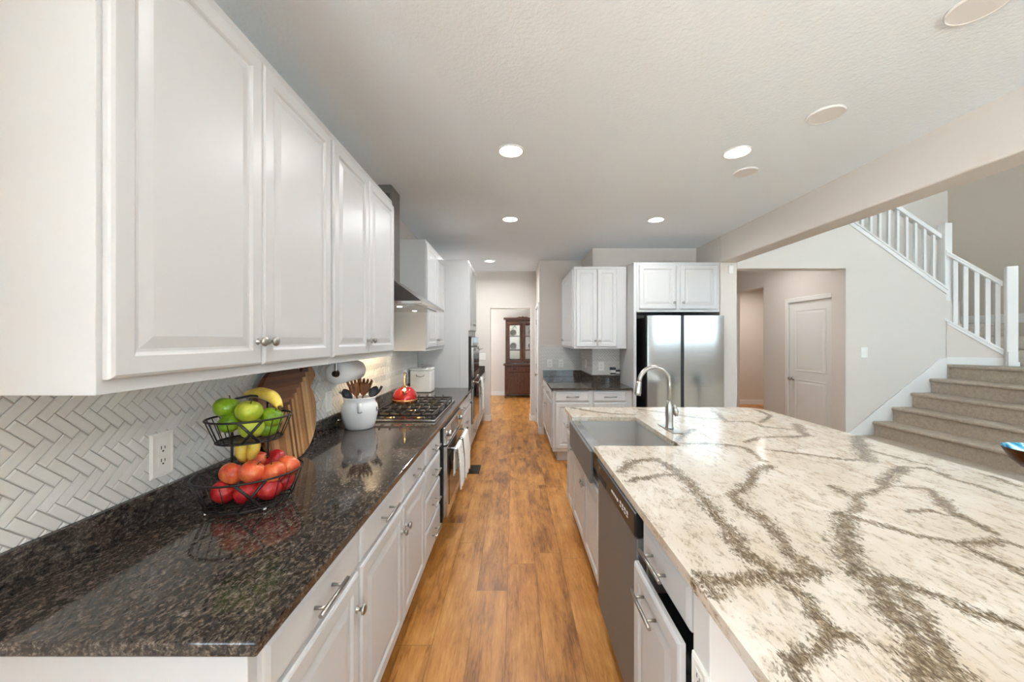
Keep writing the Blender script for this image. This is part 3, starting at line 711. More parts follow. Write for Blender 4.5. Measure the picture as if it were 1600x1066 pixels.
# ------------------------------------------------------------------ sink and faucet
r = thing('apron_sink', 'stainless steel apron-front sink set into the island', 'sink', ((.42+SX1)/2, (SY0+SY1)/2, .70))
ax0, zt = .425, .884
mb = MB().hexa([(ax0, SY0+.006, .70), (ax0+.02, SY0+.006, .70), (ax0+.02, SY1-.006, .70), (ax0, SY1-.006, .70)], [(ax0, SY0+.006, zt), (ax0+.02, SY0+.006, zt), (ax0+.02, SY1-.006, zt), (ax0, SY1-.006, zt)])
part(r, 'apron', mb, M['dark_steel'], False, bev=.006)
mb = MB(); s0, s1, q0, q1, zb = .505, SX1+.012, SY0-.012, SY1+.012, .70
mb.box(ax0+.0205, s0, SY0+.006, SY1-.006, zt-.012, zt)
part(r, 'rim', mb, M['steel'], False, bev=.002)
mb = MB().box(s0, s1, q0, q1, zb-.006, zb).box(s0-.004, s0, q0, q1, zb, zt-.013).box(s1, s1+.004, q0, q1, zb, zt-.002).box(s0, s1, q0-.004, q0, zb, zt-.002).box(s0, s1, q1, q1+.004, zb, zt-.002)
part(r, 'basin', mb, M['basin_steel'], False)
part(r, 'drain', MB().lathe([(.045, zb+.0005), (.045, zb+.004), (.03, zb+.002), (0, zb+.001)], c=((s0+s1)/2, (q0+q1)/2, 0)), M['chrome'], False)
fx, fyv = 1.03, 2.46
r = thing('kitchen_faucet', 'brushed nickel gooseneck faucet behind the island sink', 'faucet', (fx, fyv, ZC))
part(r, 'deck_plate', MB().box(-.031, .031, -.125, .125, .0005, .006), M['nickel'], bev=.0025)
part(r, 'base', MB().lathe([(.027, .006), (.027, .012), (.024, .02), (.0235, .06), (.026, .10), (.025, .135), (.019, .165), (.015, .19)], n=24), M['nickel'])
pts = [(0, 0, .185), (0, 0, .30)]
ra = .105
for k in range(0, 15):
    a = PI*k/14*.97; pts.append((-ra+ra*math.cos(a), -.002*k, .305+ra*math.sin(a)*1.02))
part(r, 'spout', MB().tube(pts, .0145, 14), M['nickel'])
e = Vector(pts[-1]); d = Vector((-.14, -.02, -1)).normalized()
part(r, 'spray_head', MB().tube([e-d*.002, e+d*.01, e+d*.07, e+d*.088], [.0155, .017, .0215, .020], 16), M['nickel'])
part(r, 'handle', MB().tube([(.01, -.008, .13), (.026, -.014, .155), (.034, -.018, .12), (.038, -.02, .09)], [.006, .013, .019, .010], 12), M['nickel'])

# ------------------------------------------------------------------ dishwasher
DW = iy[2]-iy[3]-.004
r = thing('dishwasher', 'dark stainless dishwasher with black control panel, in the island', 'dishwasher', (IX, iy[2]-.002, 0), -R90)
part(r, 'body', MB().box(.002, DW-.002, .002, .56, .10, .882), M['black'])
part(r, 'toe_kick', MB().box(.002, DW-.002, .05, .5, .0, .0995), M['black'])
part(r, 'door', MB().rings(.004, DW-.004, .125, .79, .0, [(0, 0), (0, .026), (.003, .031), (.008, .032)]), M['dark_steel'])
cp = part(r, 'control_panel', MB().box(.002, DW-.002, -.040, .001, .796, .882), M['black'], bev=.006, label='black control panel')
part(cp, 'handle_recess', MB().box(.05, .20, -.0412, -.0395, .80, .83), M['slot'])
mb = MB()
for k in range(4): mb.box(.30+.028*k, .32+.028*k, -.0412, -.0398, .832, .842)
for k in range(4): mb.box(.43+.03*k, .447+.03*k, -.0412, -.0398, .828, .833).box(.43+.03*k, .447+.03*k, -.0412, -.0398, .84, .850)
part(cp, 'buttons', mb, M['plate'])
part(cp, 'badge', MB().box(.06, .09, -.0412, -.0398, .855, .863), M['nickel'])

# ------------------------------------------------------------------ ovens, cooktop, hood
def bar_handle(x0, x1, y, z, r=.010):
    return MB().cyl((x0, y-.05, z), (x1, y-.05, z), r, 14).cyl((x0+.05, y, z), (x0+.05, y-.05, z), r*.75, 10).cyl((x1-.05, y, z), (x1-.05, y-.05, z), r*.75, 10)
OY, OW = 2.642, .815
r = thing('built_in_oven', 'stainless built-in oven under the cooktop with towels on its handle', 'oven', (BX, OY, 0), R90)
part(r, 'body', MB().box(.001, OW-.001, -.032, .55, .20, .8835), M['black'])
part(r, 'lower_panel', MB().box(.012, OW-.012, .0, .5, .126, .1995), M['cab'])
part(r, 'toe_kick', MB().box(.012, OW-.012, .072, .5, 0, .1255), M['cab'])
cp = part(r, 'control_panel', MB().hexa([(.014, -.062, .748), (OW-.014, -.062, .748), (OW-.014, -.0325, .748), (.014, -.0325, .748)], [(.014, -.048, .872), (OW-.014, -.048, .872), (OW-.014, -.0325, .872), (.014, -.0325, .872)]), M['steel'], bev=.003)
part(cp, 'display', MB().hexa([(.25, -.0605, .775), (OW-.25, -.0605, .775), (OW-.25, -.05, .775), (.25, -.05, .775)], [(.25, -.0515, .85), (OW-.25, -.0515, .85), (OW-.25, -.045, .85), (.25, -.045, .85)]), M['bglass'])
for x in (.12, OW-.12): part(cp, 'knob', MB().lathe([(.022, 0), (.020, .022), (0, .023)], M4=Matrix.Translation((x, -.054, .81)) @ Matrix.Rotation(PI/2, 4, 'X'), n=18), M['nickel'])
dr = part(r, 'door', MB().box(.014, OW-.014, -.064, -.0325, .225, .738), M['steel'], bev=.004)
part(dr, 'window', MB().box(.075, OW-.075, -.0665, -.0635, .30, .65), M['bglass'])
part(dr, 'handle', bar_handle(.06, OW-.06, -.064, .70), M['chrome'])
part(dr, 'badge', MB().box(OW/2-.03, OW/2+.03, -.0655, -.0635, .245, .262), M['chrome'])
def towel(name, label, root_loc, rot, x0, x1, yb, zbar, Lf, Lb, seed):
    r = random.Random(seed); ph = r.random()*6
    def fn(u, v):
        x = x0+(x1-x0)*u; tot = Lb+Lf+.05; s = v*tot
        amp = .010*min(1, abs(s-Lb-.025)/.15); wv = amp*math.sin(u*PI*5.2+ph)+amp*.5*math.sin(u*PI*11+ph*2)
        if s < Lb: return (x, yb+.016+wv*.3, zbar-(Lb-s))
        if s < Lb+.05:
            a = PI*(s-Lb)/.05; return (x, yb+.016*math.cos(a), zbar+.0155*math.sin(a))
        q = s-Lb-.05
        xx = x+(.5-u)*.05*min(1, q/.3)*(1 if seed % 2 else -.6)
        return (xx, yb-.016-abs(wv)-.006*min(1, q/.2), zbar-q+.008*math.sin(u*9+ph)*q/Lf)
    th = thing(name, label, 'towel', root_loc, rot)
    o = part(th, 'cloth', MB().grid(fn, 30, 34), M['towel']); md = o.modifiers.new('thick', 'SOLIDIFY'); md.thickness = .003
    return th
towel('dish_towel', 'white printed dish towel on the lower oven handle, nearer the camera', (BX, OY, 0), R90, .09, .30, -.114, .70, .32, .20, 3)
towel('dish_towel', 'white printed dish towel on the lower oven handle, farther from the camera', (BX, OY, 0), R90, .37, .66, -.114, .70, .34, .20, 4)
r = thing('double_wall_oven', 'stainless double wall oven set in the tall white cabinet', 'oven', (TX, TY, 0), R90)
part(r, 'body', MB().box(.0305, TW-.0305, -.03, .099, .445, 1.54), M['black'])
part(r, 'control_panel', MB().box(.036, TW-.036, -.05, -.0305, 1.425, 1.535), M['steel'], bev=.003)
for nm, a, b_ in (('upper_door', 1.035, 1.41), ('lower_door', .455, 1.005)):
    dr = part(r, nm, MB().box(.036, TW-.036, -.06, -.0305, a, b_), M['steel'], bev=.004)
    part(dr, 'window', MB().box(.085, TW-.085, -.0625, -.0595, a+.06, b_-.09), M['bglass'])
    part(dr, 'handle', bar_handle(.07, TW-.07, -.06, b_-.035), M['chrome'])
towel('dish_towel', 'white printed dish towel hanging on the wall oven door handle', (TX, TY, 0), R90, .38, .66, -.11, .97, .42, .25, 6)
# cooktop
cy0, cy1, cx0, cx1 = 2.66, 3.56, -1.085, -.565
r = thing('gas_cooktop', 'stainless gas cooktop with black cast iron grates', 'cooktop', ((cx0+cx1)/2, (cy0+cy1)/2, ZC))
part(r, 'tray', MB().box(cx0, cx1, cy0, cy1, ZC+.0005, ZC+.016), M['steel'], False, bev=.004)
zg = ZC+.05
gw = (cy1-cy0-.05)/3
for k in range(3):
    a = cy0+.025+k*gw+.004; b_ = a+gw-.008; gx0, gx1 = cx0+.03, cx1-(.105 if k == 1 else .03); m = MB(); bw = .0052
    if k == 1: gx1 = cx1-.03
    for x in (gx0, gx1): m.box(x-bw, x+bw, a, b_, zg-.016, zg)
    for y in (a+bw, b_-bw): m.box(gx0, gx1, y-bw, y+bw, zg-.016, zg)
    n = 6
    for q in range(1, n):
        x = gx0+(gx1-gx0)*q/n; m.box(x-bw*.75, x+bw*.75, a, a+(b_-a)*.42, zg-.014, zg+.001).box(x-bw*.75, x+bw*.75, b_-(b_-a)*.42, b_, zg-.014, zg+.001)
        for yy, sg in ((a, 1), (b_, -1)):
            m.hexa([(x-.006, yy, zg-.005), (x+.006, yy, zg-.005), (x+.006, yy+sg*.03, zg-.005), (x-.006, yy+sg*.03, zg-.005)], [(x-.004, yy, zg+.016), (x+.004, yy, zg+.016), (x+.004, yy+sg*.006, zg+.016), (x-.004, yy+sg*.006, zg+.016)])
    ym = (a+b_)/2; m.box(gx0, gx1, ym-bw, ym+bw, zg-.014, zg)
    for x in (gx0, gx1):
        for y in (a+bw, b_-bw): m.box(x-bw, x+bw, y-bw, y+bw, ZC+.0162, zg-.015)
    part(r, 'grate', m, M['iron'], False, label='black cast iron grate')
for x, y in ((cx0+.14, cy0+.17), (cx1-.15, cy0+.17), ((cx0+cx1)/2-.03, (cy0+cy1)/2), (cx0+.14, cy1-.17), (cx1-.15, cy1-.17)):
    part(r, 'burner', MB().lathe([(.058, .0162), (.058, .021), (.046, .024), (.046, .030), (.030, .032), (0, .033)], c=(x, y, ZC)), M['gold'], False, label='brass coloured burner')
for k in range(5):
    part(r, 'knob', MB().lathe([(.019, .0162), (.018, .03), (.015, .036), (0, .037)], c=(cx1-.055, (cy0+cy1)/2-.13+.065*k, ZC), n=16), M['nickel'], False)
# hood
hy0, hy1, hx1, hz = 2.70, 3.58, -.672, 1.768
r = thing('range_hood', 'stainless chimney range hood over the gas cooktop', 'range hood', ((XL+hx1)/2, (hy0+hy1)/2, hz))
part(r, 'rim', MB().box(XL+.009, hx1, hy0, hy1, hz, hz+.022), M['steel'], False, bev=.002)
ky0, ky1, kx1 = 3.0, 3.22, -.99
part(r, 'canopy', MB().hexa([(XL+.009, hy0+.003, hz+.0225), (hx1-.003, hy0+.003, hz+.0225), (hx1-.003, hy1-.003, hz+.0225), (XL+.009, hy1-.003, hz+.0225)], [(XL+.009, ky0, 2.0), (kx1, ky0, 2.0), (kx1, ky1, 2.0), (XL+.009, ky1, 2.0)]), M['hood_steel'], False)
ch = part(r, 'chimney', MB().box(XL+.009, kx1, ky0, ky1, 2.0005, CEIL-.002), M['hood_steel'], False, bev=.002)
mb = MB()
for k in range(5): mb.box(kx1-.055+.009*k, kx1-.051+.009*k, ky0-.001, ky0+.002, 2.62, 2.69)
part(ch, 'vent_slots', mb, M['slot'], False)
part(r, 'filter', MB().box(XL+.06, hx1-.06, hy0+.06, hy1-.06, hz-.004, hz-.0005), M['steel'], False)
for y in (2.92, 3.36):
    part(r, 'lamp', MB().lathe([(.02, hz-.0055), (.02, hz-.0045)], c=(-.90, y, 0), n=20), M['lens'], False)
d = bpy.data.lights.new('hood_lamp', 'SPOT'); d.energy = HOOD_W; d.color = (1, .72, .42); d.spot_size = 2.75; d.spot_blend = .6; d.shadow_soft_size = .03
o = bpy.data.objects.new('hood_lamp', d); COL.objects.link(o); o.location = (-.90, 2.92, hz-.02)
o.rotation_euler = Vector((.45, .15, 1)).to_track_quat('Z', 'Y').to_euler()

# ------------------------------------------------------------------ refrigerator
rx0, rx1, ry, rt = 1.556, 2.452, 4.30, 1.785
r = thing('refrigerator', 'stainless side-by-side refrigerator under the white cabinet', 'refrigerator', ((rx0+rx1)/2, 4.65, 0))
part(r, 'body', MB().box(rx0+.004, rx1-.004, ry+.085, 5.0, .02, rt-.015), M['black'], False, bev=.004, label='black fridge body')
part(r, 'base_grille', MB().box(rx0+.01, rx1-.01, ry+.05, ry+.0845, .0, .09), M['black'], False)
def fdoor(x0, x1):
    m = MB(); n = 20; z0, z1 = .10, rt
    def pt(u, z, back): 
        bul = .010*(1-(2*u-1)**2); x = x0+(x1-x0)*u
        return (x, ry+.078 if back else ry+.03-bul, z)
    b0 = m.add([pt(k/n, z0, 0) for k in range(n+1)]); b1 = m.add([pt(k/n, z1, 0) for k in range(n+1)])
    c0 = m.add([pt(k/n, z0, 1) for k in range(n+1)]); c1 = m.add([pt(k/n, z1, 1) for k in range(n+1)])
    d0 = m.add([pt(k/n, z0, 0) for k in range(n+1)]); d1 = m.add([pt(k/n, z1, 0) for k in range(n+1)])
    for k in range(n):
        m.face([d0+k, d0+k+1, d1+k+1, d1+k], True); m.face([c0+k+1, c0+k, c1+k, c1+k+1])
        m.face([b1+k, b1+k+1, c1+k+1, c1+k]); m.face([b0+k+1, b0+k, c0+k, c0+k+1])
    m.face([b0, b1, c1, c0]); m.face([b0+n, c0+n, c1+n, b1+n]); return m
part(r, 'door', fdoor(rx0, 1.945), M['steel'], False, recalc=False); part(r, 'door', fdoor(1.985, rx1), M['steel'], False, recalc=False)
part(r, 'handle_channel', MB().box(1.9455, 1.9845, ry+.03, ry+.0845, .10, rt-.005), M['black'], False, label='black channel between the doors')
part(r, 'hinge_cover', MB().box(rx0+.02, rx0+.10, ry+.09, ry+.2, rt-.0149, rt+.01), M['black'], False, bev=.003)
part(r, 'hinge_cover', MB().box(rx1-.10, rx1-.02, ry+.09, ry+.2, rt-.0149, rt+.01), M['black'], False, bev=.003)

# ------------------------------------------------------------------ ceiling fixtures
def downlight(x, y, rad, label, z=CEIL, power=LAMP_W):
    r = thing('ceiling_light', label, 'ceiling light', (x, y, z), 0, 'recessed ceiling lights')
    part(r, 'trim_ring', MB().lathe([(rad*1.18, 0), (rad*1.18, -.004), (rad*1.05, -.007), (rad, -.004), (rad, 0)], n=32), M['trim'])
    part(r, 'lens', MB().lathe([(0, -.0035), (rad*.99, -.0035)], n=32, cap=False), M['lens'])
    area('ceiling_lamp', (x, y, z-.012), (0, 0, 0), rad*1.9, rad*1.9, power, (.98, 1, 1), 'DISK', 2.9)
downlight(-.02, 2.466, .075, 'lit recessed ceiling light above the aisle, beside the cooktop', power=7)
downlight(1.494, 2.483, .075, 'lit recessed ceiling light above the island, by a round speaker')
downlight(-.04, 3.867, .075, 'lit recessed ceiling light over the middle of the aisle', power=13)
downlight(1.488, 3.887, .075, 'lit recessed ceiling light in front of the refrigerator', power=8)
downlight(-.39, 5.94, .075, 'lit recessed ceiling light farthest away, before the dining doorway', power=17)
area('hall_fill_light', (3.4, 5.3, CEIL-.02), (0, 0, 0), .5, .5, 8, (1, .97, .93), 'DISK', 2.9)  # unseen fill without a fixture, added to brighten the hall and its door
area('room_fill_light', (5.2, 7.6, CEIL-.02), (0, 0, 0), .3, .3, 20, (1, .97, .93), 'DISK', 2.9)  # added fill, no fixture: brightens the room past the hall
for x in (-.02, 1.494):
    downlight(x, 1.06, .075, 'lit recessed ceiling light above the near counter end' if x < 0 else 'lit recessed ceiling light above the near end of the island', power=3.5)
    downlight(x, -.35, .075, 'lit recessed ceiling light behind the camera, on the aisle side' if x < 0 else 'lit recessed ceiling light behind the camera, on the island side', power=4)
area('dining_fill_light', (-.6, 8.4, CEIL-.02), (0, 0, 0), .3, .3, 12, (1, .97, .93), 'DISK', 2.9)  # added fill, no fixture: lifts the dining room walls
def speaker(x, y, rad, label):
    r = thing('ceiling_speaker', label, 'ceiling speaker', (x, y, CEIL), 0, 'round ceiling speakers')
    part(r, 'rim', MB().lathe([(rad, 0), (rad, -.008), (rad*.95, -.013), (rad*.9, -.011), (rad*.9, 0)], n=36), M['trim'])
    part(r, 'grille', MB().lathe([(0, -.0105), (rad*.9, -.0105)], n=36, cap=False), M['trim'])
speaker(1.73, 2.06, .088, 'round white ceiling speaker between the beam and near island light')
speaker(1.727, 2.767, .080, 'smaller round white ceiling disc just behind the island ceiling light')
speaker(1.735, 1.385, .088, 'round white ceiling speaker at the top right corner of the photo')

# ------------------------------------------------------------------ outlets, switches, small wall items
def plate(name, label, cat, loc, rot, kind='outlet', w=.082, h=.128, group=None):
    r = thing(name, label, cat, loc, rot, group)     # local: wall at y=0, faces -y, centre at z=0
    part(r, 'cover_plate', MB().rings(-w/2, w/2, -h/2, h/2, 0, [(0, 0), (0, .004), (.006, .008), (.012, .0055), (.016, .0055)]), M['plate'])
    if kind == 'outlet':
        for z in (.021, -.021):
            s = part(r, 'socket', MB().box(-.016, .016, -.0075, -.005, z-.0155, z+.0155), M['plate'], bev=.004)
            part(s, 'slots', MB().box(-.008, -.005, -.0078, -.0072, z-.003, z+.008).box(.005, .008, -.0078, -.0072, z-.003, z+.006).box(-.003, .003, -.0078, -.0072, z-.012, z-.007), M['slot'])
    else:
        for k in range(1 if kind == 'switch' else 2):
            x = 0 if kind == 'switch' else (-.023+.046*k)
            part(r, 'rocker', MB().box(x-.0165, x+.0165, -.009, -.005, -.033, .033), M['plate'], bev=.002)
    return r
xw = XL+.008
plate('wall_outlet', 'white outlet on herringbone tile left of the fruit basket', 'outlet', (xw, 1.243, 1.124), R90, 'outlet', .082, .146)
plate('wall_switch', 'white switch plate on tile beside the cutting board, left of crock', 'switch', (xw, 2.365, 1.112), R90, 'switch')
plate('wall_outlet', 'white outlet on tile behind the red kettle, beside white canister', 'outlet', (xw, 4.03, 1.112), R90)
plate('wall_outlet', 'white outlet on the back corner tile, nearer the aisle', 'outlet', P(859, 568, YB-.008), 0)
plate('wall_outlet', 'white outlet on the back corner tile, nearer the wall corner', 'outlet', P(876.7, 568, YB-.008), 0)
plate('wall_switch', 'white switch seen edge-on at the tiled corner return', 'switch', (XS-.008, 5.52, 1.14), -R90, 'switch')
plate('wall_outlet', 'white outlet on tile above the two small jars', 'outlet', P(939.3, 572.5, YS-.008), 0)
plate('wall_switch', 'white double switch on the far wall left of the dining doorway', 'switch', P(754, 557.5, YFAR), 0, 'double', .118, .12)
plate('wall_switch', 'white light switch on the wall beside the stairs', 'switch', P(1350, 551, YW), 0, 'switch')
plate('wall_outlet', 'white outlet low on the white island end wall', 'outlet', (.46, .912, .655), -R90, w=.076, h=.12)
single('wall_sensor', MB().box(-.028, .028, -.022, 0, -.05, .05, Matrix.Translation(P(1141, 422, YW))), M['plate'], 'small white sensor box high on the pillar right of refrigerator', 'sensor', bev=.006)
vx, vy = -.455, 4.30
r = thing('floor_vent', 'dark bronze floor vent in the wood floor beside the left cabinets', 'vent', (vx, vy, 0))
part(r, 'frame', MB().box(-.065, .065, -.145, .145, .0003, .004), M['bronze'], bev=.0015)
part(r, 'grille', MB().box(-.042, .042, -.12, .12, .0041, .0052), M['slot'])
mb = MB()
for k in range(11): mb.box(-.042, .042, -.115+.023*k-.003, -.115+.023*k+.003, .0053, .0065)
part(r, 'slats', mb, M['bronze'])

# ------------------------------------------------------------------ counter items: fruit basket
bc = Vector((-.955, 1.345, ZC+.0008)); ANG = .62
def ell(a, b, z, n=40, off=(0, 0)): 
    return [(off[0]+a*math.cos(t)*math.cos(ANG)-b*math.sin(t)*math.sin(ANG), off[1]+a*math.cos(t)*math.sin(ANG)+b*math.sin(t)*math.cos(ANG), z) for t in [2*PI*k/n for k in range(n)]]
r = thing('fruit_basket', 'two-tier black wire fruit basket on the granite counter', 'basket', bc)
def tier(nm, z0, z1, a0, b0, a1, b1):
    o = part(r, nm, MB().tube(ell(a1, b1, z1), .0037, 8, True).tube(ell(a0, b0, z0), .0033, 8, True), M['wire'])
    m = MB(); n = 24; T0, T1 = ell(a0, b0, z0, n), ell(a1, b1, z1, n)
    for k in range(n):
        if k in (17, 18, 19, 5, 6, 7): continue
        m.tube([T0[k], T1[k]], .0017, 6)
    for k in (17, 5): m.tube([T0[k], T1[k+2]], .0048, 6, flat=(1, .6)).tube([T0[k+2], T1[k]], .0048, 6, flat=(1, .6))
    for k in range(-3, 4):
        y = k*b0/4; x = a0*math.sqrt(1-(y/b0)**2); ca, sa = math.cos(ANG), math.sin(ANG)
        m.tube([(-x*ca-y*sa, -x*sa+y*ca, z0), (x*ca-y*sa, x*sa+y*ca, z0)], .002, 6)
    part(o, 'wires', m, M['wire'])
    return o
tier('lower_tier', .012, .116, .130, .105, .168, .138); tier('upper_tier', .234, .314, .100, .082, .130, .110)
ca, sa = math.cos(ANG), math.sin(ANG)
for x in (-.055, .055):
    y = .062; p = (x*ca-y*sa, x*sa+y*ca)
    part(r, 'post', MB().tube([(p[0], p[1], .012), (p[0], p[1], .36)], .0042, 8), M['wire'])
p0 = (-.055*ca-.062*sa, -.055*sa+.062*ca); p1 = (.055*ca-.062*sa, .055*sa+.062*ca)
part(r, 'handle', MB().tube([(p0[0], p0[1], .36), (p0[0]*.9+p1[0]*.1, p0[1]*.9+p1[1]*.1, .375), ((p0[0]+p1[0])/2, (p0[1]+p1[1])/2, .382), (p0[0]*.1+p1[0]*.9, p0[1]*.1+p1[1]*.9, .375), (p1[0], p1[1], .36)], .0042, 8), M['wire'])
for k in (2, 12, 22, 32):
    q = ell(.130, .105, 0, 40)[k]; part(r, 'foot', MB().lathe([(0, .0), (.007, .003), (.007, .009), (0, .012)], c=(q[0], q[1], 0), n=12), M['chrome'], label='small round metal foot')
def apple_meshes(nm, mat, rad, squash=.9):
    prof = []
    for k in range(0, 19):
        a = -PI/2+PI*k/18; rr = rad*math.cos(a)*(1+.04*math.sin(a)); z = rad*squash*math.sin(a)
        d = math.exp(-(math.cos(a)/.33)**2); z -= (rad*.24*d if a > 0 else -rad*.12*d)
        prof.append((max(rr, 0 if k in (0, 18) else .001), z+rad*squash-rad*.12*0))
    return MB().lathe(prof, n=24), MB().tube([(0, 0, rad*squash*1.72), (.001, .001, rad*squash*1.95), (.004, .003, rad*squash*2.12)], [.0022, .0018, .0024], 6)
def apple(label, cat_mat, pos, rad, tilt, group, mesh_cache={}):
    key = (cat_mat, rad)
    o = thing('apple', label, 'apple', pos, 0, group); o.rotation_euler = tilt
    if key not in mesh_cache:
        a, s = apple_meshes('apple', M[cat_mat], rad); mesh_cache[key] = (make_mesh('apple_flesh', a, M[cat_mat]), make_mesh('apple_stem', s, M['stem']))
    for nm, me in zip(('flesh', 'stem'), mesh_cache[key]):
        c = bpy.data.objects.new(nm, me); COL.objects.link(c); c.parent = o
    return o
def at(px, py, d):        # fruit centre seen at a pixel, at depth Y, lowered to its base by the caller
    return Vector(P(px, py, d))
RA = .0415
reds = [  # px, py, depth, material, label
 (350, 776, 1.325, 'red_apple', 'red apple at the left end of the lower basket, bottom layer'),
 (386, 777, 1.322, 'red_apple', 'red apple at the front of the lower basket, behind the crossed wires'),
 (420, 769, 1.350, 'red_apple', 'red apple at the front right of the lower basket, bottom layer'),
 (443, 757, 1.43, 'red_apple', 'dark red apple at the right end of lower basket, under another'),
 (363, 743, 1.345, 'peach_apple', 'orange-red apple at the left of the top layer in lower basket'),
 (394, 741, 1.325, 'peach_apple', 'orange-red apple in the middle of lower basket, front of top layer'),
 (427, 741, 1.36, 'peach_apple', 'orange-red apple right of the middle in lower basket, showing its dimple'),
 (403, 726, 1.445, 'peach_apple', 'yellow-orange apple at the back of the lower basket'),
 (430, 722, 1.46, 'red_apple', 'red apple at the back right of the lower basket'),
 (450, 731, 1.42, 'peach_apple', 'pale red apple at the far right of the lower basket, top layer')]
for k, (px, py, d, m, lab) in enumerate(reds):
    c = at(px, py-(3 if k > 3 else 0), d-.015); c.z = max(c.z, ZC+.0157+RA); t = (random.uniform(-.9, .9), random.uniform(-.9, .9), random.uniform(0, 6))
    R = (Matrix.Rotation(t[2], 3, 'Z') @ Matrix.Rotation(t[1], 3, 'Y') @ Matrix.Rotation(t[0], 3, 'X'))
    apple(lab, m, c-R @ Vector((0, 0, RA*.9)), RA, t, 'red apples in the lower basket')
greens = [
 (355, 637, 1.36, 'green_apple', 'large green apple at the left of the upper basket, with dimple'),
 (360, 660, 1.355, 'green_apple', 'green apple low on the left of the upper basket, behind wires'),
 (389, 643, 1.345, 'yellow_green', 'yellow-green apple on top in the middle of the upper basket'),
 (393, 669, 1.345, 'yellow_green', 'yellow-green apple behind the crossed wires of the upper basket'),
 (424, 652, 1.415, 'green_apple', 'green apple at the right of the upper basket, top layer'),
 (418, 668, 1.425, 'green_apple', 'green apple low on the right of the upper basket')]
for k, (px, py, d, m, lab) in enumerate(greens):
    c = at(px, py, d-.015); rad = .043 if k in (0, 2) else .040; t = (random.uniform(-.7, .7), random.uniform(-.7, .7), random.uniform(0, 6))
    R = (Matrix.Rotation(t[2], 3, 'Z') @ Matrix.Rotation(t[1], 3, 'Y') @ Matrix.Rotation(t[0], 3, 'X'))
    apple(lab, m, c-R @ Vector((0, 0, rad*.9)), rad, t, 'green apples in the upper basket')
def banana(label, pts, rad, n=16):
    P0, P1, P2 = [Vector(p) for p in pts]; path = []; rs = []
    for k in range(n+1):
        t = k/n; path.append(P0*(1-t)**2+P1*2*t*(1-t)+P2*t*t); rs.append(rad*max(.25, min(1, math.sin(PI*(.06+.88*t))**.45)))
    r = thing('banana', label, 'banana', path[n//2]-Vector((0, 0, rad)), 0, 'bananas in the fruit basket')
    part(r, 'peel', MB().tube(path, rs, 8), M['banana'], False)
    d = (path[-1]-path[-2]).normalized(); part(r, 'stem', MB().tube([path[-1]-d*.002, path[-1]+d*.016], [rad*.3, rad*.26], 6), M['stem'], False)
banana('yellow banana lying on top of the green apples', [at(383, 617, 1.46), at(424, 606, 1.42), at(437, 636, 1.36)], .023)
banana('yellow banana hanging below the upper basket, left of the pair', [at(378, 686, 1.40), at(374, 704, 1.38), at(381, 721, 1.40)], .021)
banana('yellow banana hanging below the upper basket, right of the pair', [at(400, 682, 1.41), at(398, 704, 1.39), at(390, 719, 1.41)], .021)

# ------------------------------------------------------------------ cutting board
cbY, cbR, cbT = 1.84, .236, .022
r = thing('cutting_board', 'round striped wooden cutting board leaning on the tile behind the fruit', 'cutting board', (-1.085, cbY, ZC+.001))
th = []
ha = .70
for k in range(72):
    a = 2*PI*k/72; da = (a-ha+PI) % (2*PI)-PI
    rr = cbR
    if abs(da) < .24: rr = cbR+.085*min(1, (.24-abs(da))/.07) * (1 if abs(da) < .17 else 1)
    elif abs(da) < .36: rr = cbR-.012*(1-(abs(da)-.24)/.12)
    th.append((rr*math.cos(a), cbR+rr*math.sin(a)))
tilt = Matrix.Rotation(-.135, 4, 'Y')
mb = MB().prism(th, lambda u, v, d: tilt @ Vector((d, u, v)), -cbT/2, cbT/2)
part(r, 'board', mb, M['board'], bev=.004)

# ------------------------------------------------------------------ crock with utensils
cc = Vector((-1.038, 2.50, ZC+.001)); CR = .118
r = thing('utensil_crock', 'white ceramic crock full of cooking utensils', 'crock', cc)
part(r, 'pot', MB().lathe([(0, 0), (.084, 0), (.092, .006), (.104, .045), (.113, .09), (.117, .13), (.111, .158), (.100, .172), (.098, .186), (.102, .20), (.107, .207), (.104, .210), (.096, .204), (.093, .18), (.10, .15), (.10, .05), (.08, .012), (0, .012)], n=40, cap=False), M['ceramic'])
hd = Vector((.383, -.924, 0)); hs = Vector((.924, .383, 0))
pts = [hd*.108+Vector((0, 0, .178)), hd*.128+Vector((0, 0, .178)), hd*.138+Vector((0, 0, .155)), hd*.134+Vector((0, 0, .13)), hd*.117+Vector((0, 0, .122))]
for sgn in (1, -1):
    part(r, 'handle', MB().tube([(p[0]*sgn, p[1]*sgn, p[2]) for p in pts], [.008, .009, .009, .009, .010], 10, flat=(.8, 1.5)), M['ceramic'])
tcu = bpy.data.curves.new('lettering', 'FONT'); tcu.body = 'K'; tcu.size = .042; tcu.extrude = .0008; tcu.align_x = 'CENTER'; tcu.align_y = 'CENTER'; tcu.materials.append(M['slot'])
tt = bpy.data.objects.new('lettering', tcu); COL.objects.link(tt); tm = bpy.data.meshes.new_from_object(tt.evaluated_get(bpy.context.evaluated_depsgraph_get())); bpy.data.objects.remove(tt)
to = bpy.data.objects.new('lettering', tm); COL.objects.link(to); to.parent = r; to['label'] = 'dark letter K'
la = -.02; to.location = (.1175*math.cos(la), .1175*math.sin(la), .125); to.rotation_euler = (PI/2, 0, PI/2+la)
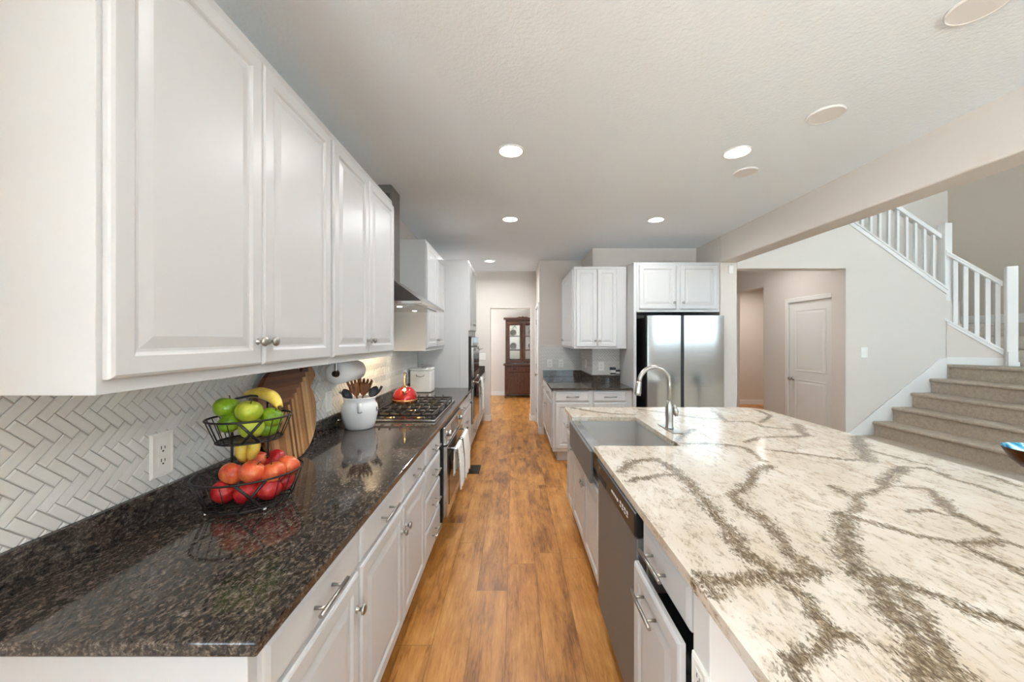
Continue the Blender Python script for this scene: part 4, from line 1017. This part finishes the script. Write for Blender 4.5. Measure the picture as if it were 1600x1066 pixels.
def utensil(name, label, base, tip, head, mat, hw, hl, ht=.006, notch=False, twist=0.0):
    b, t = Vector(base)+cc, Vector(tip)+cc; d = (t-b).normalized()
    r = thing(name, label, 'utensil', b, 0, 'utensils in the white crock')
    part(r, 'handle', MB().tube([b, t], [.005, .0065], 8), M[mat], False)
    toc = (Vector((0, 0, H))-t); toc = (toc-d*toc.dot(d)).normalized()
    sd = d.cross(toc); q = Matrix.Rotation(twist, 3, d); sd = q @ sd; toc = q @ toc
    m = MB(); n = 14; rows = []
    ol = []
    for k in range(n+1):
        s = k/n
        if head == 'spoon': wv = hw*math.sin(PI*min(1, .12+.88*s))**.6 if s < 1 else .002
        elif head == 'turner': wv = hw*(.35+.65*min(1, s*2))
        else: wv = hw*(.3+.7*min(1, s*1.8))
        ol.append((s, max(wv, .003)))
    if head == 'claw':
        for k in range(n+1): pass
    for s, wv in ol:
        c = t+d*(hl*s)+toc*(.015*math.sin(PI*s)*(-1 if head == 'spoon' else .4))
        row = m.add([c-sd*wv+toc*ht*.2, c-sd*wv*.5-toc*ht, c+sd*wv*.5-toc*ht, c+sd*wv+toc*ht*.2, c+sd*wv*.5+toc*ht*.6, c-sd*wv*.5+toc*ht*.6]); rows.append(row)
    for A, B in zip(rows, rows[1:]):
        for k in range(6): m.face([A+k, A+(k+1) % 6, B+(k+1) % 6, B+k], True)
    m.face([rows[0]+k for k in range(6)]); m.face([rows[-1]+k for k in range(6)])
    if notch:
        for k in range(4):
            c = t+d*(hl*.97)+sd*hw*(-.8+.53*k); m.tube([c, c+d*.024+sd*.003*(k-1.5), c+d*.034+toc*.006], [hw*.24, hw*.2, hw*.05], 6)
    part(r, 'head', m, M[mat], False)
utensil('wooden_spoon', 'carved olive wood serving fork standing in the crock, left of the pair', (.02, .01, .02), (-.012, -.02, .215), 'claw', 'spoonwood', .042, .085, .011, True, .4)
utensil('wooden_spoon', 'carved olive wood serving fork standing in the crock, right of the pair', (-.02, .01, .02), (.022, .0, .218), 'claw', 'spoonwood', .042, .085, .011, True, -.2)
utensil('nylon_spoon', 'dark blue-grey spoon leaning left in the crock', (.03, .03, .02), (-.055, -.02, .19), 'spoon', 'rubber', .030, .085)
utensil('nylon_turner', 'thin dark turner leaning far left in the crock', (.03, .04, .02), (-.085, -.03, .205), 'turner', 'rubber', .022, .055, .003, False, 1.1)
utensil('nylon_ladle', 'dark spoon leaning right in the crock behind the wooden forks', (-.03, .0, .02), (.058, .045, .20), 'spoon', 'rubber', .030, .08)
utensil('nylon_spatula', 'thin dark spatula leaning far right in the crock', (-.04, -.02, .02), (.085, .03, .205), 'turner', 'rubber', .022, .085, .003, False, 1.2)

# ------------------------------------------------------------------ paper towel under the cabinet
py0, py1, px_, pz_ = 2.20, 2.48, -1.053, 1.305
r = thing('paper_towel_holder', 'dark metal paper towel holder mounted under the wall cabinet', 'holder', (px_, (py0+py1)/2, 1.392))
part(r, 'arm', MB().box(px_-.008, px_+.008, py0-.014, py0-.009, pz_-.01, 1.3925), M['nickel'], False, bev=.002)
part(r, 'arm', MB().box(px_-.008, px_+.008, py1+.009, py1+.014, pz_-.01, 1.3925), M['nickel'], False, bev=.002)
part(r, 'rod', MB().cyl((px_, py0-.012, pz_), (px_, py1+.012, pz_), .006, 10), M['nickel'], False)
part(r, 'end_cap', MB().lathe([(.008, 0), (.017, .003), (.017, .011), (.008, .014)], c=(px_, py0-.024, pz_), axis='y', n=18), M['bronze'], False)
r = thing('paper_towel_roll', 'white paper towel roll hanging under the wall cabinet', 'paper towel', (px_, (py0+py1)/2, pz_-.064))
part(r, 'paper', MB().lathe([(.022, py0), (.064, py0), (.064, py1), (.022, py1), (.022, py0)], c=(px_, 0, pz_), axis='y', n=40, cap=False), M['paper'], False)
part(r, 'core', MB().lathe([(.019, py0+.001), (.0215, py0+.001), (.0215, py1-.001), (.019, py1-.001), (.019, py0+.001)], c=(px_, 0, pz_), axis='y', n=28, cap=False), M['core'], False)

# ------------------------------------------------------------------ kettle and canister
kc = Vector((-.945, 3.22, zg+.0012))
r = thing('tea_kettle', 'shiny red kettle with copper base band on the cooktop grate', 'kettle', kc)
part(r, 'base_band', MB().lathe([(0, 0), (.100, 0), (.107, .008), (.107, .024), (.103, .030), (0, .030)], n=36), M['copper'])
prof = [(.102*math.cos(a)**.8, .0305+.105*math.sin(a)) for a in [PI/2*k/12*.93 for k in range(13)]]
part(r, 'body', MB().lathe(prof+[(0, .0305+.1045)], n=36, cap=False), M['kred'])
part(r, 'lid', MB().lathe([(.034, .128), (.030, .136), (.010, .140), (.008, .148), (.013, .154), (.008, .162), (0, .163)], n=24), M['gold'])
sdv = Vector((.25, -.97, 0)); 
part(r, 'spout', MB().tube([sdv*.070+Vector((0, 0, .085)), sdv*.100+Vector((0, 0, .105)), sdv*.118+Vector((0, 0, .122))], [.022, .017, .015], 14), M['gold'])
hp = []
for k in range(13):
    a = PI*k/12; hp.append(sdv*(.075*math.cos(a))+Vector((0, 0, .105+.145*math.sin(a)**.75)))
part(r, 'handle', MB().tube(hp[:7], [.007, .008, .009, .009, .008, .008, .008], 10), M['gold'])
part(r, 'grip', MB().tube(hp[6:], [.010, .012, .012, .012, .011, .010, .008], 10), M['rubber'], label='dark grip')
qx0, qx1, qy0, qy1 = -1.158, -.925, 4.13, 4.33
r = thing('canister', 'white metal canister with lid on the counter behind the kettle', 'canister', ((qx0+qx1)/2, (qy0+qy1)/2, ZC+.001))
part(r, 'body', MB().box(qx0, qx1, qy0, qy1, ZC+.001, ZC+.245), M['white_tin'], False, bev=.012)
ld = part(r, 'lid', MB().box(qx0-.004, qx1+.004, qy0-.004, qy1+.004, ZC+.2455, ZC+.268), M['white_tin'], False, bev=.008)
part(ld, 'lid_knob', MB().lathe([(.008, .268), (.008, .285), (.018, .293), (.018, .305), (0, .312)], c=((qx0+qx1)/2, (qy0+qy1)/2, ZC), n=18), M['chrome'], False)
xm, zm = (qx0+qx1)/2, ZC+.19
part(r, 'front_handle', MB().tube([(xm-.045, qy0-.001, zm+.01), (xm-.04, qy0-.014, zm-.005), (xm, qy0-.016, zm-.012), (xm+.04, qy0-.014, zm-.005), (xm+.045, qy0-.001, zm+.01)], .004, 8), M['nickel'], False)
def jar(name, label, px, wpx, ytop):
    x0 = P(px-wpx/2, 580, YS-.012)[0]; x1 = P(px+wpx/2, 580, YS-.012)[0]; zt_ = P(px, ytop, YS-.012)[2]; rr = (x1-x0)/2
    rr = min(rr, .05)
    r = thing(name, label, 'jar', ((x0+x1)/2, YS-.022, 1.0165), 0, 'small jars on the backsplash ledge')
    h = zt_-1.0165; q = .0165
    part(r, 'body', MB().box(-rr, rr, -q, q, 0, h*.66), M['ceramic'], bev=.004)
    part(r, 'band', MB().box(-rr*.96, rr*.96, -q-.0008, -q+.001, h*.10, h*.30), M['bronze'])
    part(r, 'lid', MB().box(-rr*1.04, rr*1.04, -q*1.05, q*1.05, h*.665, h), M['rubber'], bev=.003)
jar('spice_tin', 'larger small white tin with dark lid on the backsplash ledge', 957, 8.5, 574)
jar('spice_tin', 'smaller white tin with dark lid on the backsplash ledge, beside larger one', 965, 6.0, 578)

# ------------------------------------------------------------------ staircase
noses = [(P(1478, 569, YW)[0]-.229*(6-k), .172*(k+1)) for k in range(7)]
r = thing('staircase', 'carpeted staircase rising to a landing on the right', 'staircase', (4.8, 3.7, 0))
SY_ = 2.75; ys_ = YW-.022
def step_mb(x, z, x_end, y0, y1):
    m = MB(); n = 8; rr = .019; prof = [(x_end, z), (x_end, 0)] 
    pr = [(x_end, 0), (x_end, z)]
    for k in range(n+1):
        a = PI/2+PI*k/n; pr.append((x+rr+rr*math.cos(a), z-rr+rr*math.sin(a)))
    pr += [(x+.026, z-2*rr), (x+.026, 0)]
    m.prism(pr, lambda u, v, d: (u, d, v), y0, y1); return m
XEND = XR-.001
for k, (x, z) in enumerate(noses):
    zb = 0
    part(r, 'step', step_mb(x, z, (noses[k+1][0]+.0255 if k < 6 else XEND), SY_ if k < 6 else 2.75, ys_), M['carpet'], False)
part(r, 'landing', MB().box(XK+.001, XEND, ys_, YR-.001, .9, noses[6][1]), M['carpet'], False)
for k in range(3):
    y0 = 4.40+.24*k; z = noses[6][1]+.172*(k+1); m = MB()
    m.box(5.62 if k == 0 else XK+.19 if k < 2 else XK+.05, XEND, y0, YR-.002 if k == 2 else y0+.26, noses[6][1]+.0005+.172*k, z)
    part(r, 'step', m, M['carpet'], False, bev=.018)
for k in range(3):
    z = noses[6][1]+.172*(k+4); x = XK-.02-.24*k
    part(r, 'step', MB().box(x-.24, x, YW+.175, YR-.002, z-.3, z), M['carpet'], False, bev=.015)
# skirt board along the stair wall
sk = [P(x, y, YW) for x, y in ((1326, 676), (1467, 560.5), (1478, 558.5))]
poly = [(sk[0][0], sk[0][2]), (sk[1][0], sk[1][2]), (sk[2][0], sk[2][2]), (sk[2][0], 0.002), (ox1+.02, .002), (ox1+.02, sk[0][2]-.05)]
part(r, 'skirt_board', MB().prism([(a, b) for a, b in poly], fy, YW-.016, YW-.0005), M['trim'], False, bev=.004)
part(r, 'skirt_cap', MB().prism([(sk[0][0]-.02, sk[0][2]-.0), (sk[1][0], sk[1][2]+.001), (sk[1][0], sk[1][2]-.03), (sk[0][0]-.02, sk[0][2]-.03)], fy, YW-.024, YW-.0162), M['trim'], False, bev=.003)
part(r, 'wall_skirt', MB().box(XR-.016, XR-.001, 2.75, YR, noses[6][1]+.52, noses[6][1]+.64), M['trim'], False)
# angled curb wall between corner and newel
A = Vector((XK+.004, YW-.004, 0)); B = Vector((5.585, 4.235, 0)); dv = (B-A).normalized(); nv = Vector((dv.y, -dv.x, 0)); nv = nv if nv.y < 0 else -nv
LZ = noses[6][1]; LN = (B-A).length
zA, zB = 1.768, 1.395
def ang(u, v, d): q = A+dv*u-nv*d; return (q.x, q.y, v)
struct('wall_curb', MB().prism([(0, LZ+.001), (LN, LZ+.001), (LN, zB-.03), (0, zA-.03)], ang, 0, .11), M['wall'])
baseboard_mb = MB().prism([(0, LZ+.001), (LN, LZ+.001), (LN, LZ+.09), (0, LZ+.09)], ang, -.015, -.0005)
struct('baseboard_curb', baseboard_mb, M['trim'])
r = thing('stair_railing', 'short white railing from the landing newel to the corner post', 'railing', (B.x, B.y, LZ))
part(r, 'bottom_rail', MB().prism([(-.02, zA-.03), (LN, zB-.03), (LN, zB), (-.02, zA)], ang, -.018, .128).prism([(0, zA-.075), (LN, zB-.075), (LN, zB-.031), (0, zA-.031)], ang, -.012, -.0005), M['trim'], False, bev=.004)
hA, hB = 2.60, 2.175
part(r, 'handrail', MB().prism([(.0, hA-.06), (LN, hB-.06), (LN, hB), (.0, hA)], ang, .02, .09).prism([(.0, hA-.03), (LN, hB-.03), (LN, hB-.008), (.0, hA-.008)], ang, .012, .098), M['trim'], False, bev=.006)
for px in (1494.5, 1510.5, 1528, 1545.5, 1561):
    k = (px-CX)/F; u = (A.x-k*A.y)/(k*dv.y-dv.x); zz = zA+(zB-zA)*u/LN; zh = hA-.06+(hB-hA)*u/LN
    part(r, 'baluster', MB().prism([(u-.019, zz-.004), (u+.019, zz-.012), (u+.019, zh-.01), (u-.019, zh+.01)], ang, .036, .074), M['trim'], False, bev=.002)
nm = Matrix.Translation((5.612, 4.19, 0)) @ Matrix.Rotation(PI/4+.12, 4, 'Z')
part(r, 'newel_post', MB().box(-.042, .042, -.042, .042, LZ+.001, 2.33, nm), M['trim'], False, bev=.008)
part(r, 'newel_base', MB().box(-.05, .05, -.05, .05, LZ+.0008, LZ+.05, nm).box(-.075, -.0425, -.02, .04, LZ+.0008, zB-.03, nm), M['trim'], False, bev=.004)
r = thing('stair_railing', 'long white railing climbing left above the stair wall', 'railing', (XK, YW, 2.05))
x0_, x1_ = 3.6, XK-.03
th_ = .028
part(r, 'bottom_rail', MB().prism([(x0_, ztop(x0_)+.001), (XK+.012, ztop(XK+.012)+.001), (XK+.012, ztop(XK+.012)+th_), (x0_, ztop(x0_)+th_)], fy, YW-.02, YW+.19).prism([(x0_, ztop(x0_)-.055), (XK, ztop(XK)-.055), (XK, ztop(XK)-.0), (x0_, ztop(x0_)-.0)], fy, YW-.013, YW-.0005), M['trim'], False, bev=.004)
rt0 = P(1478, 363, YW); rt1 = P(1415, 320, YW); rs = (rt1[2]-rt0[2])/(rt1[0]-rt0[0]); zr = lambda x: rt0[2]+rs*(x-rt0[0])
part(r, 'handrail', MB().prism([(x0_, zr(x0_)-.06), (XK+.01, zr(XK+.01)-.06), (XK+.01, zr(XK+.01)), (x0_, zr(x0_))], fy, YW+.05, YW+.12), M['trim'], False, bev=.006)
for k in range(15):
    x = P(1470-14.2*k, 400, YW)[0]
    if x < x0_+.02: break
    part(r, 'baluster', MB().prism([(x-.015, ztop(x-.015)+th_-.001), (x+.015, ztop(x+.015)+th_-.001), (x+.015, zr(x+.015)-.058), (x-.015, zr(x-.015)-.058)], fy, YW+.07, YW+.10), M['trim'], False, bev=.002)
part(r, 'corner_post', MB().box(XK+.015, XK+.105, YW+.02, YW+.11, zA-.02, 2.935), M['trim'], False, bev=.006)
struct('wall_curb_return', MB().box(XK+.0005, XK+.18, YW+.001, YW+.17, LZ, ztop(XK+.18)-.001), M['wall'])

# ------------------------------------------------------------------ china cabinet in the dining room
gx0, gx1, gy, gd = P(788.5, 560, 9.5)[0], P(788.5, 560, 9.5)[0]+.93, 9.5, .42
W = gx1-gx0
r = thing('china_cabinet', 'dark cherry china cabinet with glass doors in the dining room', 'china cabinet', (gx0, gy, 0))
part(r, 'lower_body', MB().box(0, W, .01, gd, .10, .83).box(0, .05, 0, .06, 0, .0995).box(W-.05, W, 0, .06, 0, .0995).box(0, .05, gd-.06, gd, 0, .0995).box(W-.05, W, gd-.06, gd, 0, .0995), M['cherry'], bev=.003)
part(r, 'waist', MB().box(-.03, W+.03, -.03, gd, .8305, .87), M['cherry'], bev=.006)
hb = MB().box(.02, .06, .07, gd, .8705, 2.02).box(W-.06, W-.02, .07, gd, .8705, 2.02).box(.06, W-.06, gd-.02, gd, .8705, 2.02).box(.06, W-.06, .07, gd-.02, 1.96, 2.02)
part(r, 'hutch', hb, M['cherry'])
part(r, 'back_panel', MB().box(.06, W-.06, gd-.026, gd-.021, .8705, 1.96), M['mirror'], label='mirrored back panel')
part(r, 'crown', MB().box(-.03, W+.03, .0, gd, 2.0205, 2.06).prism([(W/2-.16, 2.0605), (W/2+.16, 2.0605), (W/2+.09, 2.085), (W/2+.03, 2.078), (W/2, 2.10), (W/2-.03, 2.078), (W/2-.09, 2.085)], fy, .02, .05), M['cherry'], bev=.004)
for z in (1.22, 1.58): part(r, 'shelf', MB().box(.061, W-.061, .10, gd-.03, z, z+.012), M['cherry'])
for a, b_ in ((.06, W/2-.005), (W/2+.005, W-.06)):
    m = MB(); t = .065; z0, z1 = .90, 1.95
    m.box(a, a+t, .045, .0695, z0, z1).box(b_-t, b_, .045, .0695, z0, z1).box(a+t, b_-t, .045, .0695, z0, z0+t).box(a+t, b_-t, .045, .0695, z1-t, z1)
    o = part(r, 'glass_door', m, M['cherry'], bev=.003); part(o, 'glass', MB().box(a+t, b_-t, .055, .059, z0+t, z1-t), M['glass'])
    xm = (a+b_)/2; mm = MB().tube([(xm, .054, 1.86), (xm-.06, .054, 1.78), (xm, .054, 1.68), (xm+.06, .054, 1.78), (xm, .054, 1.86)], .003, 6)
    for z in (1.22, 1.58): mm.box(a+t, b_-t, .051, .054, z-.004, z+.004)
    part(o, 'leading', mm, M['iron'])
    o = part(r, 'lower_door', MB().rings(a-.02, b_+.0, .14, .62, .0095, [(0, 0), (0, .014), (.05, .014), (.055, .006), (.06, .006)]), M['cherry']); part(o, 'pull', MB().lathe([(.012, 0), (.012, .015), (0, .018)], M4=Matrix.Translation((b_-.05 if a < .1 else a+.03, -.005, .40)) @ Matrix.Rotation(PI/2, 4, 'X'), n=12), M['bronze'])
o = part(r, 'drawer', MB().rings(.05, W-.05, .66, .81, .0095, DRAW_P), M['cherry'])
for x in (W*.28, W*.72): part(o, 'pull', MB().box(x-.04, x+.04, -.022, -.0095, .725, .75), M['bronze'], bev=.004)
for k, (xx, zz, rr) in enumerate(((.22, 1.592, .085), (.70, 1.592, .085), (.22, 1.232, .09), (.70, 1.232, .09))):
    o = single('display_plate', MB().lathe([(0, 0), (rr*.6, .002), (rr, .012), (rr, .015), (rr*.6, .006), (0, .005)], M4=Matrix.Translation((gx0+xx, gy+gd-.06, zz+rr)) @ Matrix.Rotation(PI/2-.15, 4, 'X'), n=28), M['ceramic'],
           ('white plate standing on the %s shelf of the china cabinet, behind the %s glass door' % ('upper' if k < 2 else 'lower', 'left' if k % 2 == 0 else 'right')), 'plate', 'plates in the china cabinet')

# ------------------------------------------------------------------ bowl and round table at the right edge
bw = Vector((3.03, 2.10, .742)); TR = .52
tc = bw+Vector((.588, -.808, 0))*(TR-.072)
r = thing('round_table', 'round wooden table just past the right edge, holding the bowl', 'table', (tc.x, tc.y, .012))
part(r, 'tabletop', MB().lathe([(0, .70), (TR-.01, .70), (TR, .708), (TR, .722), (TR-.008, .729), (0, .729)], n=56), M['tablewood'])
part(r, 'pedestal', MB().lathe([(.22, 0), (.22, .02), (.06, .06), (.045, .3), (.06, .6), (.14, .699)], n=28), M['tablewood'])
r = thing('decorative_bowl', 'shallow brown bowl with blue glazed inside, at the right edge', 'bowl', bw)
part(r, 'outside', MB().lathe([(0, 0), (.055, 0), (.06, .006), (.10, .03), (.14, .07), (.168, .125), (.171, .137)], n=48, cap=False), M['bowl_out'])
part(r, 'inside', MB().lathe([(.171, .1372), (.164, .134), (.135, .075), (.095, .038), (.05, .014), (0, .012)], n=48, cap=False), M['bowl_in'])
